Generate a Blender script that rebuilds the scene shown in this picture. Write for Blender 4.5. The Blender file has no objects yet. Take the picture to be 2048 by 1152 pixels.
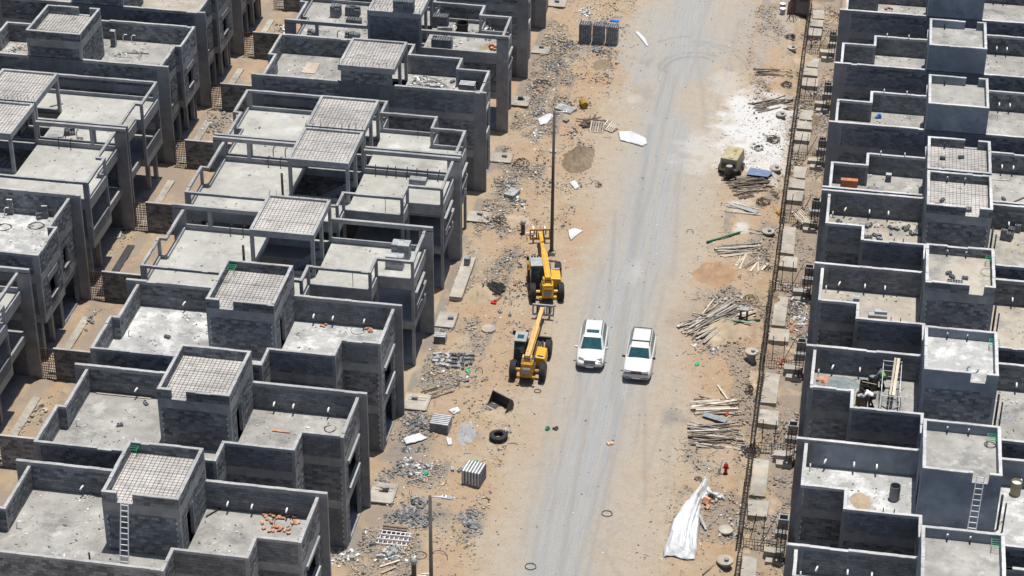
import bpy, math, random
import numpy as np
from mathutils import Vector, Matrix
random.seed(7); NPR = np.random.RandomState(11)
SC = bpy.context.scene
COL = SC.collection
# ------------------------------------------------------------------ camera
CAMX, CAMY, CAMZ = 13.5213, -124.3108, 82.75
FPX = 4408.55; PITCH, YAW, ROLL = math.radians(31.685), math.radians(9.2789), math.radians(0.5092)
fw = Vector((-math.sin(YAW)*math.cos(PITCH), math.cos(YAW)*math.cos(PITCH), -math.sin(PITCH)))
rt = fw.cross(Vector((0, 0, 1))).normalized(); up = rt.cross(fw)
c_, s_ = math.cos(ROLL), math.sin(ROLL)
R_, U_ = c_*rt + s_*up, -s_*rt + c_*up
cam = bpy.data.cameras.new('camera'); camo = bpy.data.objects.new('camera', cam); COL.objects.link(camo)
cam.sensor_width = 36; cam.lens = FPX/2048*36; cam.clip_end = 6000; cam.clip_start = 1
m = Matrix((R_, U_, -fw)).transposed().to_4x4(); m.translation = Vector((CAMX, CAMY, CAMZ))
camo.matrix_world = m; SC.camera = camo
def at(x, y, z=0.0):
    d = R_*((x-1024)/FPX) + U_*(-(y-576)/FPX) + fw
    t = (z-CAMZ)/d.z
    return Vector((CAMX+t*d.x, CAMY+t*d.y, z))
# ------------------------------------------------------------------ light
SUNV = Vector((0.06, 0.085, 1.0)).normalized()          # towards the sun
W = bpy.data.worlds.new('World'); SC.world = W; W.use_nodes = True
nt = W.node_tree; bg = nt.nodes['Background']
sky = nt.nodes.new('ShaderNodeTexSky'); sky.sky_type = 'NISHITA'; sky.sun_disc = False
sky.sun_elevation = math.asin(SUNV.z); sky.sun_rotation = math.atan2(SUNV.x, SUNV.y)
sky.dust_density = 1.5; sky.air_density = 1.0
nt.links.new(sky.outputs[0], bg.inputs[0]); bg.inputs[1].default_value = 0.10
sl = bpy.data.lights.new('sun', 'SUN'); sl.energy = 5.0; sl.angle = math.radians(0.5); sl.color = (1, .965, .90)
so = bpy.data.objects.new('sun', sl); COL.objects.link(so)
so.rotation_euler = SUNV.to_track_quat('Z', 'Y').to_euler(); so.location = (0, 0, 120)
SC.view_settings.view_transform = 'Standard'; SC.view_settings.look = 'None'
SC.view_settings.exposure = 0.17; SC.view_settings.gamma = 1.0
SC.render.engine = 'CYCLES'
SC.render.resolution_x = 1024; SC.render.resolution_y = 576
# ------------------------------------------------------------------ materials
def G(s, *k):
    return tuple((v/255/12.92 if v <= 10 else ((v/255+.055)/1.055)**2.4) for v in (s,)+k)
def NM(nt, t, **kw):
    n = nt.nodes.new(t)
    for k, v in kw.items():
        if k.startswith('i_'):
            n.inputs[k[2:].replace('_', ' ')].default_value = v
        else: setattr(n, k, v)
    return n
def mat(name, a, b=None, scale=2.0, rough=.9, bump=.0, bscale=40., isl=0., objr=0., big=.25, bigscale=.35, metal=0., c=None, cpos=.62, spec=.3, stretch=None, d=None, dpos=.6, dscale=.5):
    """colour a..b mixed by noise at world position, c in blotches; isl/objr = brightness jitter per island / object"""
    M = bpy.data.materials.new(name); M.use_nodes = True; nt = M.node_tree; L = nt.links
    P = nt.nodes['Principled BSDF']; P.inputs['Roughness'].default_value = rough; P.inputs['Metallic'].default_value = metal
    P.inputs['Specular IOR Level'].default_value = spec
    b = b or tuple(v*.7 for v in a)
    geo = NM(nt, 'ShaderNodeNewGeometry'); pos = geo.outputs['Position']
    if stretch:
        mp = NM(nt, 'ShaderNodeMapping'); mp.inputs['Scale'].default_value = stretch; L.new(pos, mp.inputs[0]); pos = mp.outputs[0]
    n1 = NM(nt, 'ShaderNodeTexNoise', i_Scale=scale, i_Detail=6., i_Roughness=.65); L.new(pos, n1.inputs['Vector'])
    r1 = NM(nt, 'ShaderNodeMapRange'); r1.inputs[1].default_value = .33; r1.inputs[2].default_value = .67; L.new(n1.outputs[0], r1.inputs[0])
    mx = NM(nt, 'ShaderNodeMix', data_type='RGBA'); mx.inputs[6].default_value = (*b, 1); mx.inputs[7].default_value = (*a, 1)
    L.new(r1.outputs[0], mx.inputs[0]); out = mx.outputs[2]
    if c:
        n3 = NM(nt, 'ShaderNodeTexNoise', i_Scale=scale*.45, i_Detail=8., i_Roughness=.7); L.new(geo.outputs['Position'], n3.inputs['Vector'])
        r3 = NM(nt, 'ShaderNodeMapRange'); r3.inputs[1].default_value = cpos-.06; r3.inputs[2].default_value = cpos+.06; L.new(n3.outputs[0], r3.inputs[0])
        m3 = NM(nt, 'ShaderNodeMix', data_type='RGBA'); m3.inputs[7].default_value = (*c, 1); L.new(out, m3.inputs[6]); L.new(r3.outputs[0], m3.inputs[0]); out = m3.outputs[2]
    if d:
        n4 = NM(nt, 'ShaderNodeTexNoise', i_Scale=dscale, i_Detail=9., i_Roughness=.72, noise_dimensions='4D', i_W=3.7); L.new(geo.outputs['Position'], n4.inputs['Vector'])
        r4 = NM(nt, 'ShaderNodeMapRange'); r4.inputs[1].default_value = dpos-.05; r4.inputs[2].default_value = dpos+.08; r4.inputs[4].default_value = .9; L.new(n4.outputs[0], r4.inputs[0])
        m4 = NM(nt, 'ShaderNodeMix', data_type='RGBA'); m4.inputs[7].default_value = (*d, 1); L.new(out, m4.inputs[6]); L.new(r4.outputs[0], m4.inputs[0]); out = m4.outputs[2]
    n2 = NM(nt, 'ShaderNodeTexNoise', i_Scale=bigscale, i_Detail=3.); L.new(geo.outputs['Position'], n2.inputs['Vector'])
    f = NM(nt, 'ShaderNodeMapRange'); f.inputs[1].default_value = .3; f.inputs[2].default_value = .7; f.inputs[3].default_value = 1-big; f.inputs[4].default_value = 1+big*.6; L.new(n2.outputs[0], f.inputs[0])
    fac = f.outputs[0]
    def jit(src, amt, fac):
        q = NM(nt, 'ShaderNodeMapRange'); q.inputs[3].default_value = 1-amt; q.inputs[4].default_value = 1+amt; L.new(src, q.inputs[0])
        mm = NM(nt, 'ShaderNodeMath', operation='MULTIPLY'); L.new(fac, mm.inputs[0]); L.new(q.outputs[0], mm.inputs[1]); return mm.outputs[0]
    if isl: fac = jit(geo.outputs['Random Per Island'], isl, fac)
    if objr:
        oi = NM(nt, 'ShaderNodeObjectInfo'); fac = jit(oi.outputs['Random'], objr, fac)
    vm = NM(nt, 'ShaderNodeVectorMath', operation='SCALE'); L.new(out, vm.inputs[0]); L.new(fac, vm.inputs[3])
    L.new(vm.outputs[0], P.inputs['Base Color'])
    if bump:
        nb = NM(nt, 'ShaderNodeTexNoise', i_Scale=bscale, i_Detail=5.); L.new(geo.outputs['Position'], nb.inputs['Vector'])
        bp = NM(nt, 'ShaderNodeBump', i_Strength=1., i_Distance=bump); L.new(nb.outputs[0], bp.inputs['Height']); L.new(bp.outputs[0], P.inputs['Normal'])
    return M
MT = {}
MT['conc'] = mat('concrete_frame', (0.34, 0.34, 0.332), (0.23, 0.234, 0.238), 1.6, bump=.008, c=(0.399, 0.391, 0.374), cpos=.66)
MT['conc_new'] = mat('fresh_slab_concrete', (.375, .368, .335), (.305, .30, .272), .9, bump=.004, c=(.25, .245, .222), cpos=.60, big=.16, d=(.43, .425, .40), dpos=.58, dscale=.6)
MT['conc_dk'] = mat('dark_shutter_concrete', (.27, .272, .275), (.195, .198, .205), 1.2, bump=.006, c=(.33, .33, .32), cpos=.66)
MT['coping'] = mat('coping_cement', (.39, .39, .385), (.28, .28, .282), 3., bump=.015, c=(.20, .20, .20), cpos=.64)
MT['coping_lt'] = mat('pale_coping_cement', (.50, .50, .495), (.37, .37, .37), 3., bump=.015, c=(.24, .24, .24), cpos=.65)
MT['block'] = mat('concrete_block', (.20, .21, .22), (.128, .136, .145), 5., bump=.008, isl=.45, objr=.24, bscale=60, c=(.28, .284, .286), cpos=.70)
MT['mortar'] = mat('mortar', (.29, .295, .30), (.20, .206, .21), 8., bump=.004)
MT['panel'] = mat('block_panel', (.165, .178, .192), (.11, .121, .133), 3., bump=.006, c=(.21, .22, .23), cpos=.62)
MT['plaster'] = mat('cement_plaster', (.275, .305, .34), (.20, .228, .26), 1.1, bump=.006, c=(.33, .35, .375), cpos=.62, d=(.15, .168, .19), dpos=.60, dscale=.6)
MT['plaster_dk'] = mat('dark_plaster', (.165, .178, .195), (.12, .131, .145), 1.0, bump=.006, c=(.22, .232, .245), cpos=.60, d=(.095, .103, .113), dpos=.58, dscale=.6)
MT['roof_dust'] = mat('dusty_roof', (.335, .325, .30), (.24, .232, .215), 1.1, bump=.03, bscale=9, c=(.175, .172, .165), cpos=.585, big=.22, d=(.44, .435, .42), dpos=.60, dscale=.9)
MT['roof_sand'] = mat('sandy_roof', (.385, .35, .295), (.30, .265, .215), .9, bump=.03, bscale=9, c=(.215, .212, .205), cpos=.57, big=.2, d=(.45, .43, .385), dpos=.60, dscale=.8)
MT['roof_wht'] = mat('cement_smeared_roof', (.36, .36, .35), (.27, .27, .262), 1.0, bump=.02, bscale=9, c=(.20, .20, .198), cpos=.60, big=.15, d=(.55, .55, .54), dpos=.53, dscale=.8)
MT['plank_slab'] = mat('hollow_plank_slab', (.48, .465, .445), (.36, .345, .325), 2.5, bump=.006, isl=.05, c=(.25, .232, .21), cpos=.62)
MT['rebar'] = mat('rebar_steel', (.030, .027, .026), (.045, .034, .028), 6., rough=.7)
MT['rebar_rust'] = mat('rusty_rebar', (.11, .055, .032), (.055, .034, .026), 6., rough=.8)
MT['pvc'] = mat('white_plastic', (.80, .80, .78), (.70, .70, .68), 4., rough=.4)
MT['eps'] = mat('white_foam_insert', (.78, .78, .77), (.62, .62, .62), 9.)
MT['dkpipe'] = mat('dark_plastic_pipe', (.035, .035, .037), (.055, .052, .05), 4., rough=.45)
MT['black'] = mat('black_rubber', (.022, .022, .024), (.04, .04, .04), 8., rough=.75)
MT['yellow'] = mat('yellow_paint', (.70, .365, .022), (.52, .265, .02), 3., rough=.45, big=.15, spec=.45, c=(.36, .23, .10), cpos=.62)
MT['yellow_f'] = mat('faded_yellow_paint', (.62, .40, .17), (.48, .29, .11), 3., rough=.6, big=.12, c=(.34, .24, .13), cpos=.62)
MT['orange_dk'] = mat('dirty_orange_paint', (.50, .24, .03), (.33, .16, .025), 3., rough=.55)
MT['steel_dk'] = mat('dark_steel', (.06, .062, .066), (.10, .09, .08), 4., rough=.5, metal=.3)
MT['cabgrey'] = mat('grey_cab_roof', (.33, .345, .345), (.24, .25, .25), 3., rough=.5)
MT['white_paint'] = mat('white_car_paint', (.54, .54, .535), (.515, .51, .50), 2., rough=.25, spec=.6, big=.06)
MT['trim'] = mat('black_trim', (.02, .02, .021), (.03, .03, .03), 5., rough=.5)
MT['chrome'] = mat('silver_trim', (.6, .6, .6), (.5, .5, .5), 5., rough=.3, metal=.8)
MT['glass'] = mat('car_glass', (.02, .085, .095), (.012, .045, .052), 3., rough=.06, spec=.8, big=.05)
MT['lens'] = mat('lamp_lens', (.20, .205, .205), (.10, .105, .105), 9., rough=.2, spec=.6)
MT['red'] = mat('red_paint', (.42, .02, .018), (.30, .018, .015), 4., rough=.45)
MT['alu'] = mat('aluminium', (.72, .72, .73), (.60, .60, .61), 5., rough=.45, metal=.25)
MT['lamp'] = mat('lamp_post_paint', (.105, .098, .09), (.075, .07, .065), 2., rough=.5)
MT['timber'] = mat('weathered_timber', (.36, .33, .29), (.21, .19, .165), 5., bump=.006, objr=.5, isl=.1)
MT['timber_dk'] = mat('dark_timber', (.17, .135, .105), (.10, .08, .062), 3., objr=.4, isl=.1)
MT['timber_lt'] = mat('pale_timber', (.47, .415, .335), (.34, .29, .225), 5., objr=.35)
MT['tarp'] = mat('white_tarpaulin', (.58, .585, .595), (.49, .498, .51), 2.5, rough=.6, bump=.04, bscale=5, c=(.42, .385, .33), cpos=.72)
MT['green'] = mat('green_paint', (.012, .16, .085), (.02, .11, .065), 3., rough=.5)
MT['green_lt'] = mat('bright_green_plastic', (.03, .42, .20), (.03, .30, .15), 3., rough=.4)
MT['blue'] = mat('blue_plastic', (.02, .16, .55), (.02, .11, .4), 3., rough=.4)
MT['orange'] = mat('orange_woven_bag', (.60, .29, .17), (.46, .19, .10), 9., rough=.85, isl=.4, c=(.62, .46, .34), cpos=.56)
MT['ydrum'] = mat('ochre_drum', (.42, .27, .035), (.28, .17, .025), 3., rough=.6)
MT['olive'] = mat('khaki_enclosure', (.40, .355, .235), (.31, .27, .17), 2.5, rough=.6, c=(.24, .2, .13), cpos=.68)
MT['pinksand'] = mat('pink_sand', (0.364, 0.238, 0.147), (0.308, 0.196, 0.119), 2., bump=.03, bscale=10, big=.1)
MT['brownsoil'] = mat('brown_soil', (0.252, 0.199, 0.136), (0.154, 0.115, 0.077), 4., bump=.06, bscale=9)
MT['tansand'] = mat('tan_sand', (.385, .305, .215), (.31, .24, .165), 2., bump=.05, bscale=7)
MT['greysand'] = mat('grey_gravel_heap', (.36, .365, .365), (.24, .245, .25), 6., bump=.05, bscale=22)
MT['mortarheap'] = mat('wet_mortar', (.23, .265, .27), (.15, .175, .18), 4., bump=.03, bscale=12)
MT['rubble'] = mat('broken_block_rubble', (0.208, 0.212, 0.216), (0.12, 0.124, 0.128), 5., isl=.55)
MT['rubble_mix'] = mat('mixed_rubble', (0.32, 0.304, 0.28), (0.176, 0.168, 0.16), 5., isl=.6)
MT['rubble_red'] = mat('brick_rubble', (.42, .19, .11), (.30, .14, .085), 5., isl=.45)
MT['scrap'] = mat('white_scrap', (.62, .61, .59), (.42, .41, .39), 6., isl=.35)
MT['skin'] = mat('skin', (.10, .052, .032), (.085, .045, .028), 9., rough=.6)
MT['vest'] = mat('green_safety_vest', (.22, .62, .10), (.16, .5, .08), 7.)
MT['shirtw'] = mat('white_shirt', (.78, .76, .77), (.66, .64, .66), 6.)
MT['shirtb'] = mat('grey_blue_shirt', (.16, .20, .30), (.11, .14, .22), 6.)
MT['trouser'] = mat('dark_trousers', (.025, .026, .032), (.04, .04, .045), 8.)
MT['hair'] = mat('dark_hair', (.012, .011, .011), (.02, .018, .017), 9.)
MT['pad'] = mat('footing_concrete', (.385, .36, .315), (.28, .262, .23), 1.8, bump=.015, c=(.21, .195, .17), cpos=.61, d=(.36, .29, .21), dpos=.57, dscale=.9)
MT['bitumen'] = mat('bitumen_coat', (.03, .03, .033), (.05, .05, .052), 2., rough=.6)
MT['brickpal'] = mat('orange_brick', (.42, .17, .09), (.32, .12, .065), 6., objr=.25)
MT['cabin'] = mat('grey_cabin_paint', (.17, .165, .165), (.13, .128, .13), 2., rough=.5)
# ------------------------------------------------------------------ helpers
class MB:
    def __init__(s): s.v = []; s.f = []; s.m = []
    def quad(s, a, b, c, d, mi=0):
        n = len(s.v); s.v += [tuple(a), tuple(b), tuple(c), tuple(d)]; s.f.append((n, n+1, n+2, n+3)); s.m.append(mi)
    def hexa(s, p, mi=0):      # p: 4 bottom ccw, 4 top ccw
        n = len(s.v); s.v += [tuple(q) for q in p]
        for f in ((3, 2, 1, 0), (4, 5, 6, 7), (0, 1, 5, 4), (1, 2, 6, 5), (2, 3, 7, 6), (3, 0, 4, 7)):
            s.f.append(tuple(n+i for i in f)); s.m.append(mi)
    def box(s, x0, x1, y0, y1, z0, z1, mi=0):
        if x0 > x1: x0, x1 = x1, x0
        if y0 > y1: y0, y1 = y1, y0
        s.hexa([(x0, y0, z0), (x1, y0, z0), (x1, y1, z0), (x0, y1, z0), (x0, y0, z1), (x1, y0, z1), (x1, y1, z1), (x0, y1, z1)], mi)
    def bar(s, a, b, w, h=None, mi=0, upv=Vector((0, 0, 1))):
        a, b = Vector(a), Vector(b); h = h or w; d = (b-a)
        if d.length < 1e-6: return
        d.normalize(); side = d.cross(upv)
        if side.length < .05: side = d.cross(Vector((1, 0, 0)))
        side.normalize(); u = side.cross(d); side *= w/2; u *= h/2
        s.hexa([a-side-u, a+side-u, b+side-u, b-side-u, a-side+u, a+side+u, b+side+u, b-side+u], mi)
    def tube(s, pts, r, n=8, mi=0, cap=True):
        pts = [Vector(q) for q in pts]; rr = r if isinstance(r, (list, tuple)) else [r]*len(pts)
        base = len(s.v); prev = None
        for i, q in enumerate(pts):
            d = (pts[min(i+1, len(pts)-1)]-pts[max(i-1, 0)]).normalized()
            if prev is None:
                prev = d.orthogonal().normalized()
            prev = (prev-d*prev.dot(d)); prev = prev.normalized() if prev.length > 1e-6 else d.orthogonal().normalized()
            w = d.cross(prev)
            for k in range(n):
                a = 2*math.pi*k/n; s.v.append(tuple(q+(prev*math.cos(a)+w*math.sin(a))*rr[i]))
        for i in range(len(pts)-1):
            for k in range(n):
                a = base+i*n+k; b = base+i*n+(k+1) % n; s.f.append((a, b, b+n, a+n)); s.m.append(mi)
        if cap:
            s.f.append(tuple(base+k for k in range(n))[::-1]); s.m.append(mi)
            e = base+(len(pts)-1)*n; s.f.append(tuple(e+k for k in range(n))); s.m.append(mi)
    def lathe(s, c, prof, n=20, axis='z', mi=0, closed=False):
        c = Vector(c); base = len(s.v)
        for (r, h) in prof:
            for k in range(n):
                a = 2*math.pi*k/n; x, y = r*math.cos(a), r*math.sin(a)
                q = {'z': (x, y, h), 'x': (h, x, y), 'y': (x, h, y)}[axis]; s.v.append(tuple(c+Vector(q)))
        P = len(prof)
        for i in range(P if closed else P-1):
            for k in range(n):
                a = base+i*n+k; b = base+i*n+(k+1) % n; i2 = (i+1) % P; d = base+i2*n+(k+1) % n; e = base+i2*n+k
                s.f.append((a, b, d, e)); s.m.append(mi)
        if not closed:
            s.f.append(tuple(base+k for k in range(n))[::-1]); s.m.append(mi)
            e = base+(P-1)*n; s.f.append(tuple(e+k for k in range(n))); s.m.append(mi)
    def chunk(s, c, sx, sy, sz, mi=0, rot=None):
        """broken lump: jittered box"""
        c = Vector(c); a = random.uniform(0, 6.28) if rot is None else rot; t = random.uniform(-.4, .4)
        E_ = Matrix.Rotation(a, 3, 'Z') @ Matrix.Rotation(t, 3, 'X') @ Matrix.Rotation(random.uniform(-.4, .4), 3, 'Y')
        p = []
        for z in (-1, 1):
            for x, y in ((-1, -1), (1, -1), (1, 1), (-1, 1)):
                j = random.uniform
                p.append(c+E_ @ Vector((x*sx*j(.6, 1.05)/2, y*sy*j(.6, 1.05)/2, z*sz*j(.6, 1.05)/2)))
        s.hexa(p, mi)
    def build(s, name, mats, parent=None, smooth=False, bevel=0, subs=0, loc=None):
        me = bpy.data.meshes.new(name)
        off = Vector(parent_world(parent)) if parent is not None else (Vector(loc) if loc is not None else Vector((0, 0, 0)))
        me.from_pydata([(v[0]-off.x, v[1]-off.y, v[2]-off.z) for v in s.v], [], s.f)
        if not isinstance(mats, (list, tuple)): mats = [mats]
        for q in mats: me.materials.append(MT[q])
        if len(mats) > 1: me.polygons.foreach_set('material_index', s.m)
        if smooth: me.polygons.foreach_set('use_smooth', [True]*len(me.polygons))
        me.update()
        o = bpy.data.objects.new(name, me); COL.objects.link(o)
        if parent is not None: o.parent = parent
        elif loc is not None: o.location = loc
        if bevel:
            b = o.modifiers.new('bevel', 'BEVEL'); b.width = bevel; b.segments = 2; b.limit_method = 'ANGLE'; b.angle_limit = .6
        if subs:
            b = o.modifiers.new('subsurf', 'SUBSURF'); b.levels = subs; b.render_levels = subs
        return o
def parent_world(p):
    v = Vector((0, 0, 0))
    while p is not None: v = v+p.location; p = p.parent
    return v
def empty(name, loc, label, cat, group=None, rz=0):
    o = bpy.data.objects.new(name, None); COL.objects.link(o); o.location = loc; o.rotation_euler = (0, 0, rz); o.empty_display_size = .3
    return tag(o, label, cat, group)
def tag(o, label, cat, group=None):
    o['label'] = label; o['category'] = cat
    if group: o['group'] = group
    return o
def copy_tree(o, parent=None):
    c = o.copy(); COL.objects.link(c)
    if parent is not None: c.parent = parent
    for ch in list(o.children): copy_tree(ch, c)
    return c
def stuff(o): o['kind'] = 'stuff'; return o
def struct(o): o['kind'] = 'structure'; return o
U = random.uniform
# ------------------------------------------------------------------ ground
def vnoise(x, y, seed=0):
    def h(i, j):
        n = (i*374761393 + j*668265263 + seed*974711) & 0xffffffff
        n = ((n ^ (n >> 13))*1274126177) & 0xffffffff
        return ((n ^ (n >> 16)) & 0xffff)/65535.0
    xi = np.floor(x).astype(np.int64); yi = np.floor(y).astype(np.int64); fx = x-xi; fy = y-yi
    fx = fx*fx*(3-2*fx); fy = fy*fy*(3-2*fy)
    a = h(xi, yi)*(1-fx)+h(xi+1, yi)*fx; b = h(xi, yi+1)*(1-fx)+h(xi+1, yi+1)*fx
    return a*(1-fy)+b*fy
def fbm(x, y, seed=0, o=4):
    x = np.asarray(x, float); y = np.asarray(y, float)
    s = 0; a = .5; t = 0
    for i in range(o): s = s+a*vnoise(x*2**i, y*2**i, seed+i*17); t += a; a *= .55
    return s/t
def vn1(x, y, seed=0):
    i = math.floor(x); j = math.floor(y); fx = x-i; fy = y-j; fx = fx*fx*(3-2*fx); fy = fy*fy*(3-2*fy)
    def h(i, j):
        n = (i*374761393 + j*668265263 + seed*974711) & 0xffffffff
        n = ((n ^ (n >> 13))*1274126177) & 0xffffffff
        return ((n ^ (n >> 16)) & 0xffff)/65535.0
    return (h(i, j)*(1-fx)+h(i+1, j)*fx)*(1-fy)+(h(i, j+1)*(1-fx)+h(i+1, j+1)*fx)*fy
def fb1(x, y, seed=0, o=4):
    s = 0; a = .5; t = 0
    for i in range(o): s += a*vn1(x*2**i, y*2**i, seed+i*17); t += a; a *= .55
    return s/t
def sstep(a, b, x):
    t = np.clip((x-a)/(b-a), 0, 1); return t*t*(3-2*t)
def blob(x, y, p, rx, ry, seed=3, soft=.5, w=.6):
    d = np.sqrt(((x-p[0])/rx)**2+((y-p[1])/ry)**2)+(fbm(x*.9, y*.9, seed)-.5)*w*2
    return 1-sstep(1-soft, 1+soft*.4, d)
def height(x, y):
    x = np.asarray(x, float); y = np.asarray(y, float)
    verge = np.clip(sstep(3.2, 6.5, np.abs(x)), 0, 1)
    h = (fbm(x*.5, y*.5, 5)-.5)*.10*(0.25+verge) + (fbm(x*2.2, y*2.2, 9)-.5)*.20*verge + (fbm(x*4, y*4, 19, 2)-.5)*.10*verge
    tr = sstep(9.0, 10.0, x+(fbm(x*.7, y*.7, 21)-.5)*1.2)*(1-sstep(13.0, 13.3, x))      # dug strip in front of the right houses
    ph = ((y-1.3) % 10.0)
    hole = np.exp(-((np.abs(ph-2.2))/.55)**2)*sstep(10.3, 10.7, x)*(1-sstep(12.0, 12.6, x))
    h = h-tr*(.38+.25*(fbm(x*1.5, y*1.5, 31)-.5))-hole*.55
    al = (1-sstep(-30.4, -30.0, x))
    h = h*(1-.0*al)
    inside = np.maximum(1-sstep(-13.0, -12.7, x), sstep(13.0, 13.3, x))
    return np.where((x > -30.2) & (x < -12.9) | (x > 13.2), -.03, h)
def gat(px, py):
    q = at(px, py); z = hz(q.x, q.y); q = at(px, py, z); return Vector((q.x, q.y, hz(q.x, q.y)))
xs = np.concatenate([[-3000, -900, -300, -120, -70, -56], np.arange(-54, -38, 2.), np.arange(-38, -30, .3), np.arange(-30, -13.5, 1.5),
                     np.arange(-13.4, 13.4, .15), np.arange(13.5, 40, 3.), [60, 120, 300, 900, 3000]])
ys = np.concatenate([[-3000, -900, -300, -120, -60], np.arange(-42, 72, .15), [76, 90, 130, 300, 900, 3000]])
GX, GY = np.meshgrid(xs, ys); GZ = height(GX, GY)
nx, ny = len(xs), len(ys)
far = (np.abs(GX) > 60) | (GY > 74) | (GY < -50); GZ[far] = -.03
from bisect import bisect_right
XL, YL, ZL = xs.tolist(), ys.tolist(), GZ.tolist()
def hz(x, y):
    j = min(max(bisect_right(XL, x)-1, 0), nx-2); i = min(max(bisect_right(YL, y)-1, 0), ny-2)
    fx = (x-XL[j])/(XL[j+1]-XL[j]); fy = (y-YL[i])/(YL[i+1]-YL[i]); a, b = ZL[i], ZL[i+1]
    return (a[j]*(1-fx)+a[j+1]*fx)*(1-fy)+(b[j]*(1-fx)+b[j+1]*fx)*fy
f1 = fbm(GX*.35, GY*.12, 41); f2 = fbm(GX*1.1, GY*.5, 43); f3 = fbm(GX*.8, GY*.8, 47)
xr = GX-(-.05+.35*np.sin((GY+8)*.045))+(f1-.5)*1.6+(f2-.5)*.7
wid = 2.0+.7*sstep(-30, -5, GY)-.5*sstep(25, 45, GY)
A_gr = np.exp(-(np.abs(xr)/wid)**3.2)
A_gr = np.maximum(A_gr, .75*blob(GX, GY, at(1340, 100), 5.0, 11, 5))
A_gr = np.maximum(A_gr, .55*blob(GX, GY, at(1500, 60), 4.0, 7, 6))
A_gr = A_gr*(1-.9*blob(GX, GY, at(1385, 205), 1.6, 4.2, 8, .6))
A_dust = np.exp(-(np.abs(GX-.4+(f1-.5)*2.5)/5.3)**6)                 # pale compacted dust each side of the track
A_wh = np.zeros_like(GX)
for (px, py, rx, ry, s) in [(1510, 262, 3.2, 7.4, 1.25), (1490, 228, 2.6, 4.2, 1.15), (1545, 300, 1.7, 4.5, 1.2), (1530, 330, 1.4, 2.5, 1.), (1478, 410, .8, .8, .7), (1482, 452, .7, .9, .85), (1268, 545, .9, 1.6, .25), (1270, 198, .9, 1.0, .28), (1420, 300, 2.6, 4.0, .45), (1455, 175, 1.5, 3.0, .35), (1475, 408, 1.1, .8, .4)]:
    A_wh = np.maximum(A_wh, s*blob(GX, GY, at(px, py), rx, ry, 60+int(px) % 13, .7, .7))
A_or = np.zeros_like(GX)
for (px, py, rx, ry, s) in [(1205, 150, 2.2, 5.0, .75), (1130, 250, 2.6, 5, .6), (1150, 470, 2., 6, .6), (1050, 330, 3, 8, .55), (960, 600, 2.2, 4, .6), (980, 640, 2, 2.5, .6), (1060, 880, 2, 4, .25), (950, 760, 2.5, 5, .4), (890, 1010, 3, 4, .45), (1430, 640, 3.0, 8, .5), (1460, 740, 2.4, 6, .7), (1520, 60, 2.2, 5, .7), (1540, 180, 1.5, 6, .7), (1440, 1040, 2., 6, .5), (1530, 420, 1.5, 8, .65), (1100, 60, 3, 8, .5), (860, 1130, 3, 3, .3)]:
    A_or = np.maximum(A_or, s*blob(GX, GY, at(px, py), rx, ry, 80+int(px) % 17, .8, .8))
A_or = np.maximum(A_or, .5*sstep(4.6, 6.5, np.abs(GX-.3))*sstep(.42, .62, fbm(GX*.4, GY*.3, 91)))
A_or = np.maximum(A_or, .55*(GX < -30)*sstep(.35, .6, f3))
A_or = np.maximum(A_or, .6*sstep(8.7, 9.4, GX)*sstep(.35, .6, f3))
A_dk = np.zeros_like(GX)
for (px, py, rx, ry, s) in [(1345, 835, .9, .9, .7), (1370, 843, .7, .6, .7), (830, 870, 1.6, 2, .8), (810, 920, 1.6, 3, .85), (850, 1030, 1.8, 1.4, .7), (935, 1048, .9, 1.6, .8), (760, 1040, 2, 2.2, .6), (925, 555, .8, 3, .8), (1010, 380, 1.2, 3, .7), (1090, 135, 1.6, 2.8, .6), (1050, 205, 1.3, 2.5, .55), (1180, 90, 1.6, 2.5, .5), (945, 870, .7, 1.0, .5), (1400, 640, 1.8, 3, .45), (1290, 190, .8, 2.2, .4), (1040, 345, 1.4, 2, .6), (900, 720, 2.4, 1.2, .4), (1430, 600, 1.4, 2.2, .4), (1590, 600, 1.5, 6, .7)]:
    A_dk = np.maximum(A_dk, s*blob(GX, GY, at(px, py), rx, ry, 20+int(py) % 17, .9, 1.0))
A_dk = np.maximum(A_dk, .8*sstep(.46, .60, fbm(GX*.55, GY*.4, 71))*(GX < -8.4)*(GX > -12.9))
A_dk = np.maximum(A_dk, .6*sstep(.48, .62, fbm(GX*.55, GY*.4, 75))*(GX > 6.)*(GX < 13))
A_dk = np.maximum(A_dk, .62*sstep(10., 10.5, GX)*sstep(.36, .55, f3)*(GX < 13.3))
A_dk = np.maximum(A_dk, .55*(GX < -34.4)*sstep(.3, .55, f2))
A_tr = np.zeros_like(GX)
def arc(pc, r, w, a0, a1, s):
    ang = np.degrees(np.arctan2(GY-pc[1], GX-pc[0])) % 360; d = np.hypot(GX-pc[0], GY-pc[1]); k = (ang-a0) % 360 < (a1-a0)
    globals().__setitem__('A_tr', np.maximum(A_tr, s*k*np.exp(-((d-r+(f2-.5)*.5)/w)**2)*sstep(.3, .62, f3)*.8))
for i, r in enumerate((2.6, 3.1, 4.2, 4.75, 5.5, 3.65)):
    pc = at(1395, 130); arc((pc.x, pc.y-1+.3*i), r, .2, 10-4*i, 205-6*i, 1.25-.1*i)
pc = at(1480, 1040); arc((pc.x-1, pc.y+5), 9., .14, 200, 262, .5); arc((pc.x-1, pc.y+5), 9.5, .14, 200, 262, .5)
pc = at(900, 1200); arc((pc.x, pc.y+2), 12., .13, -10, 50, .4)
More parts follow.
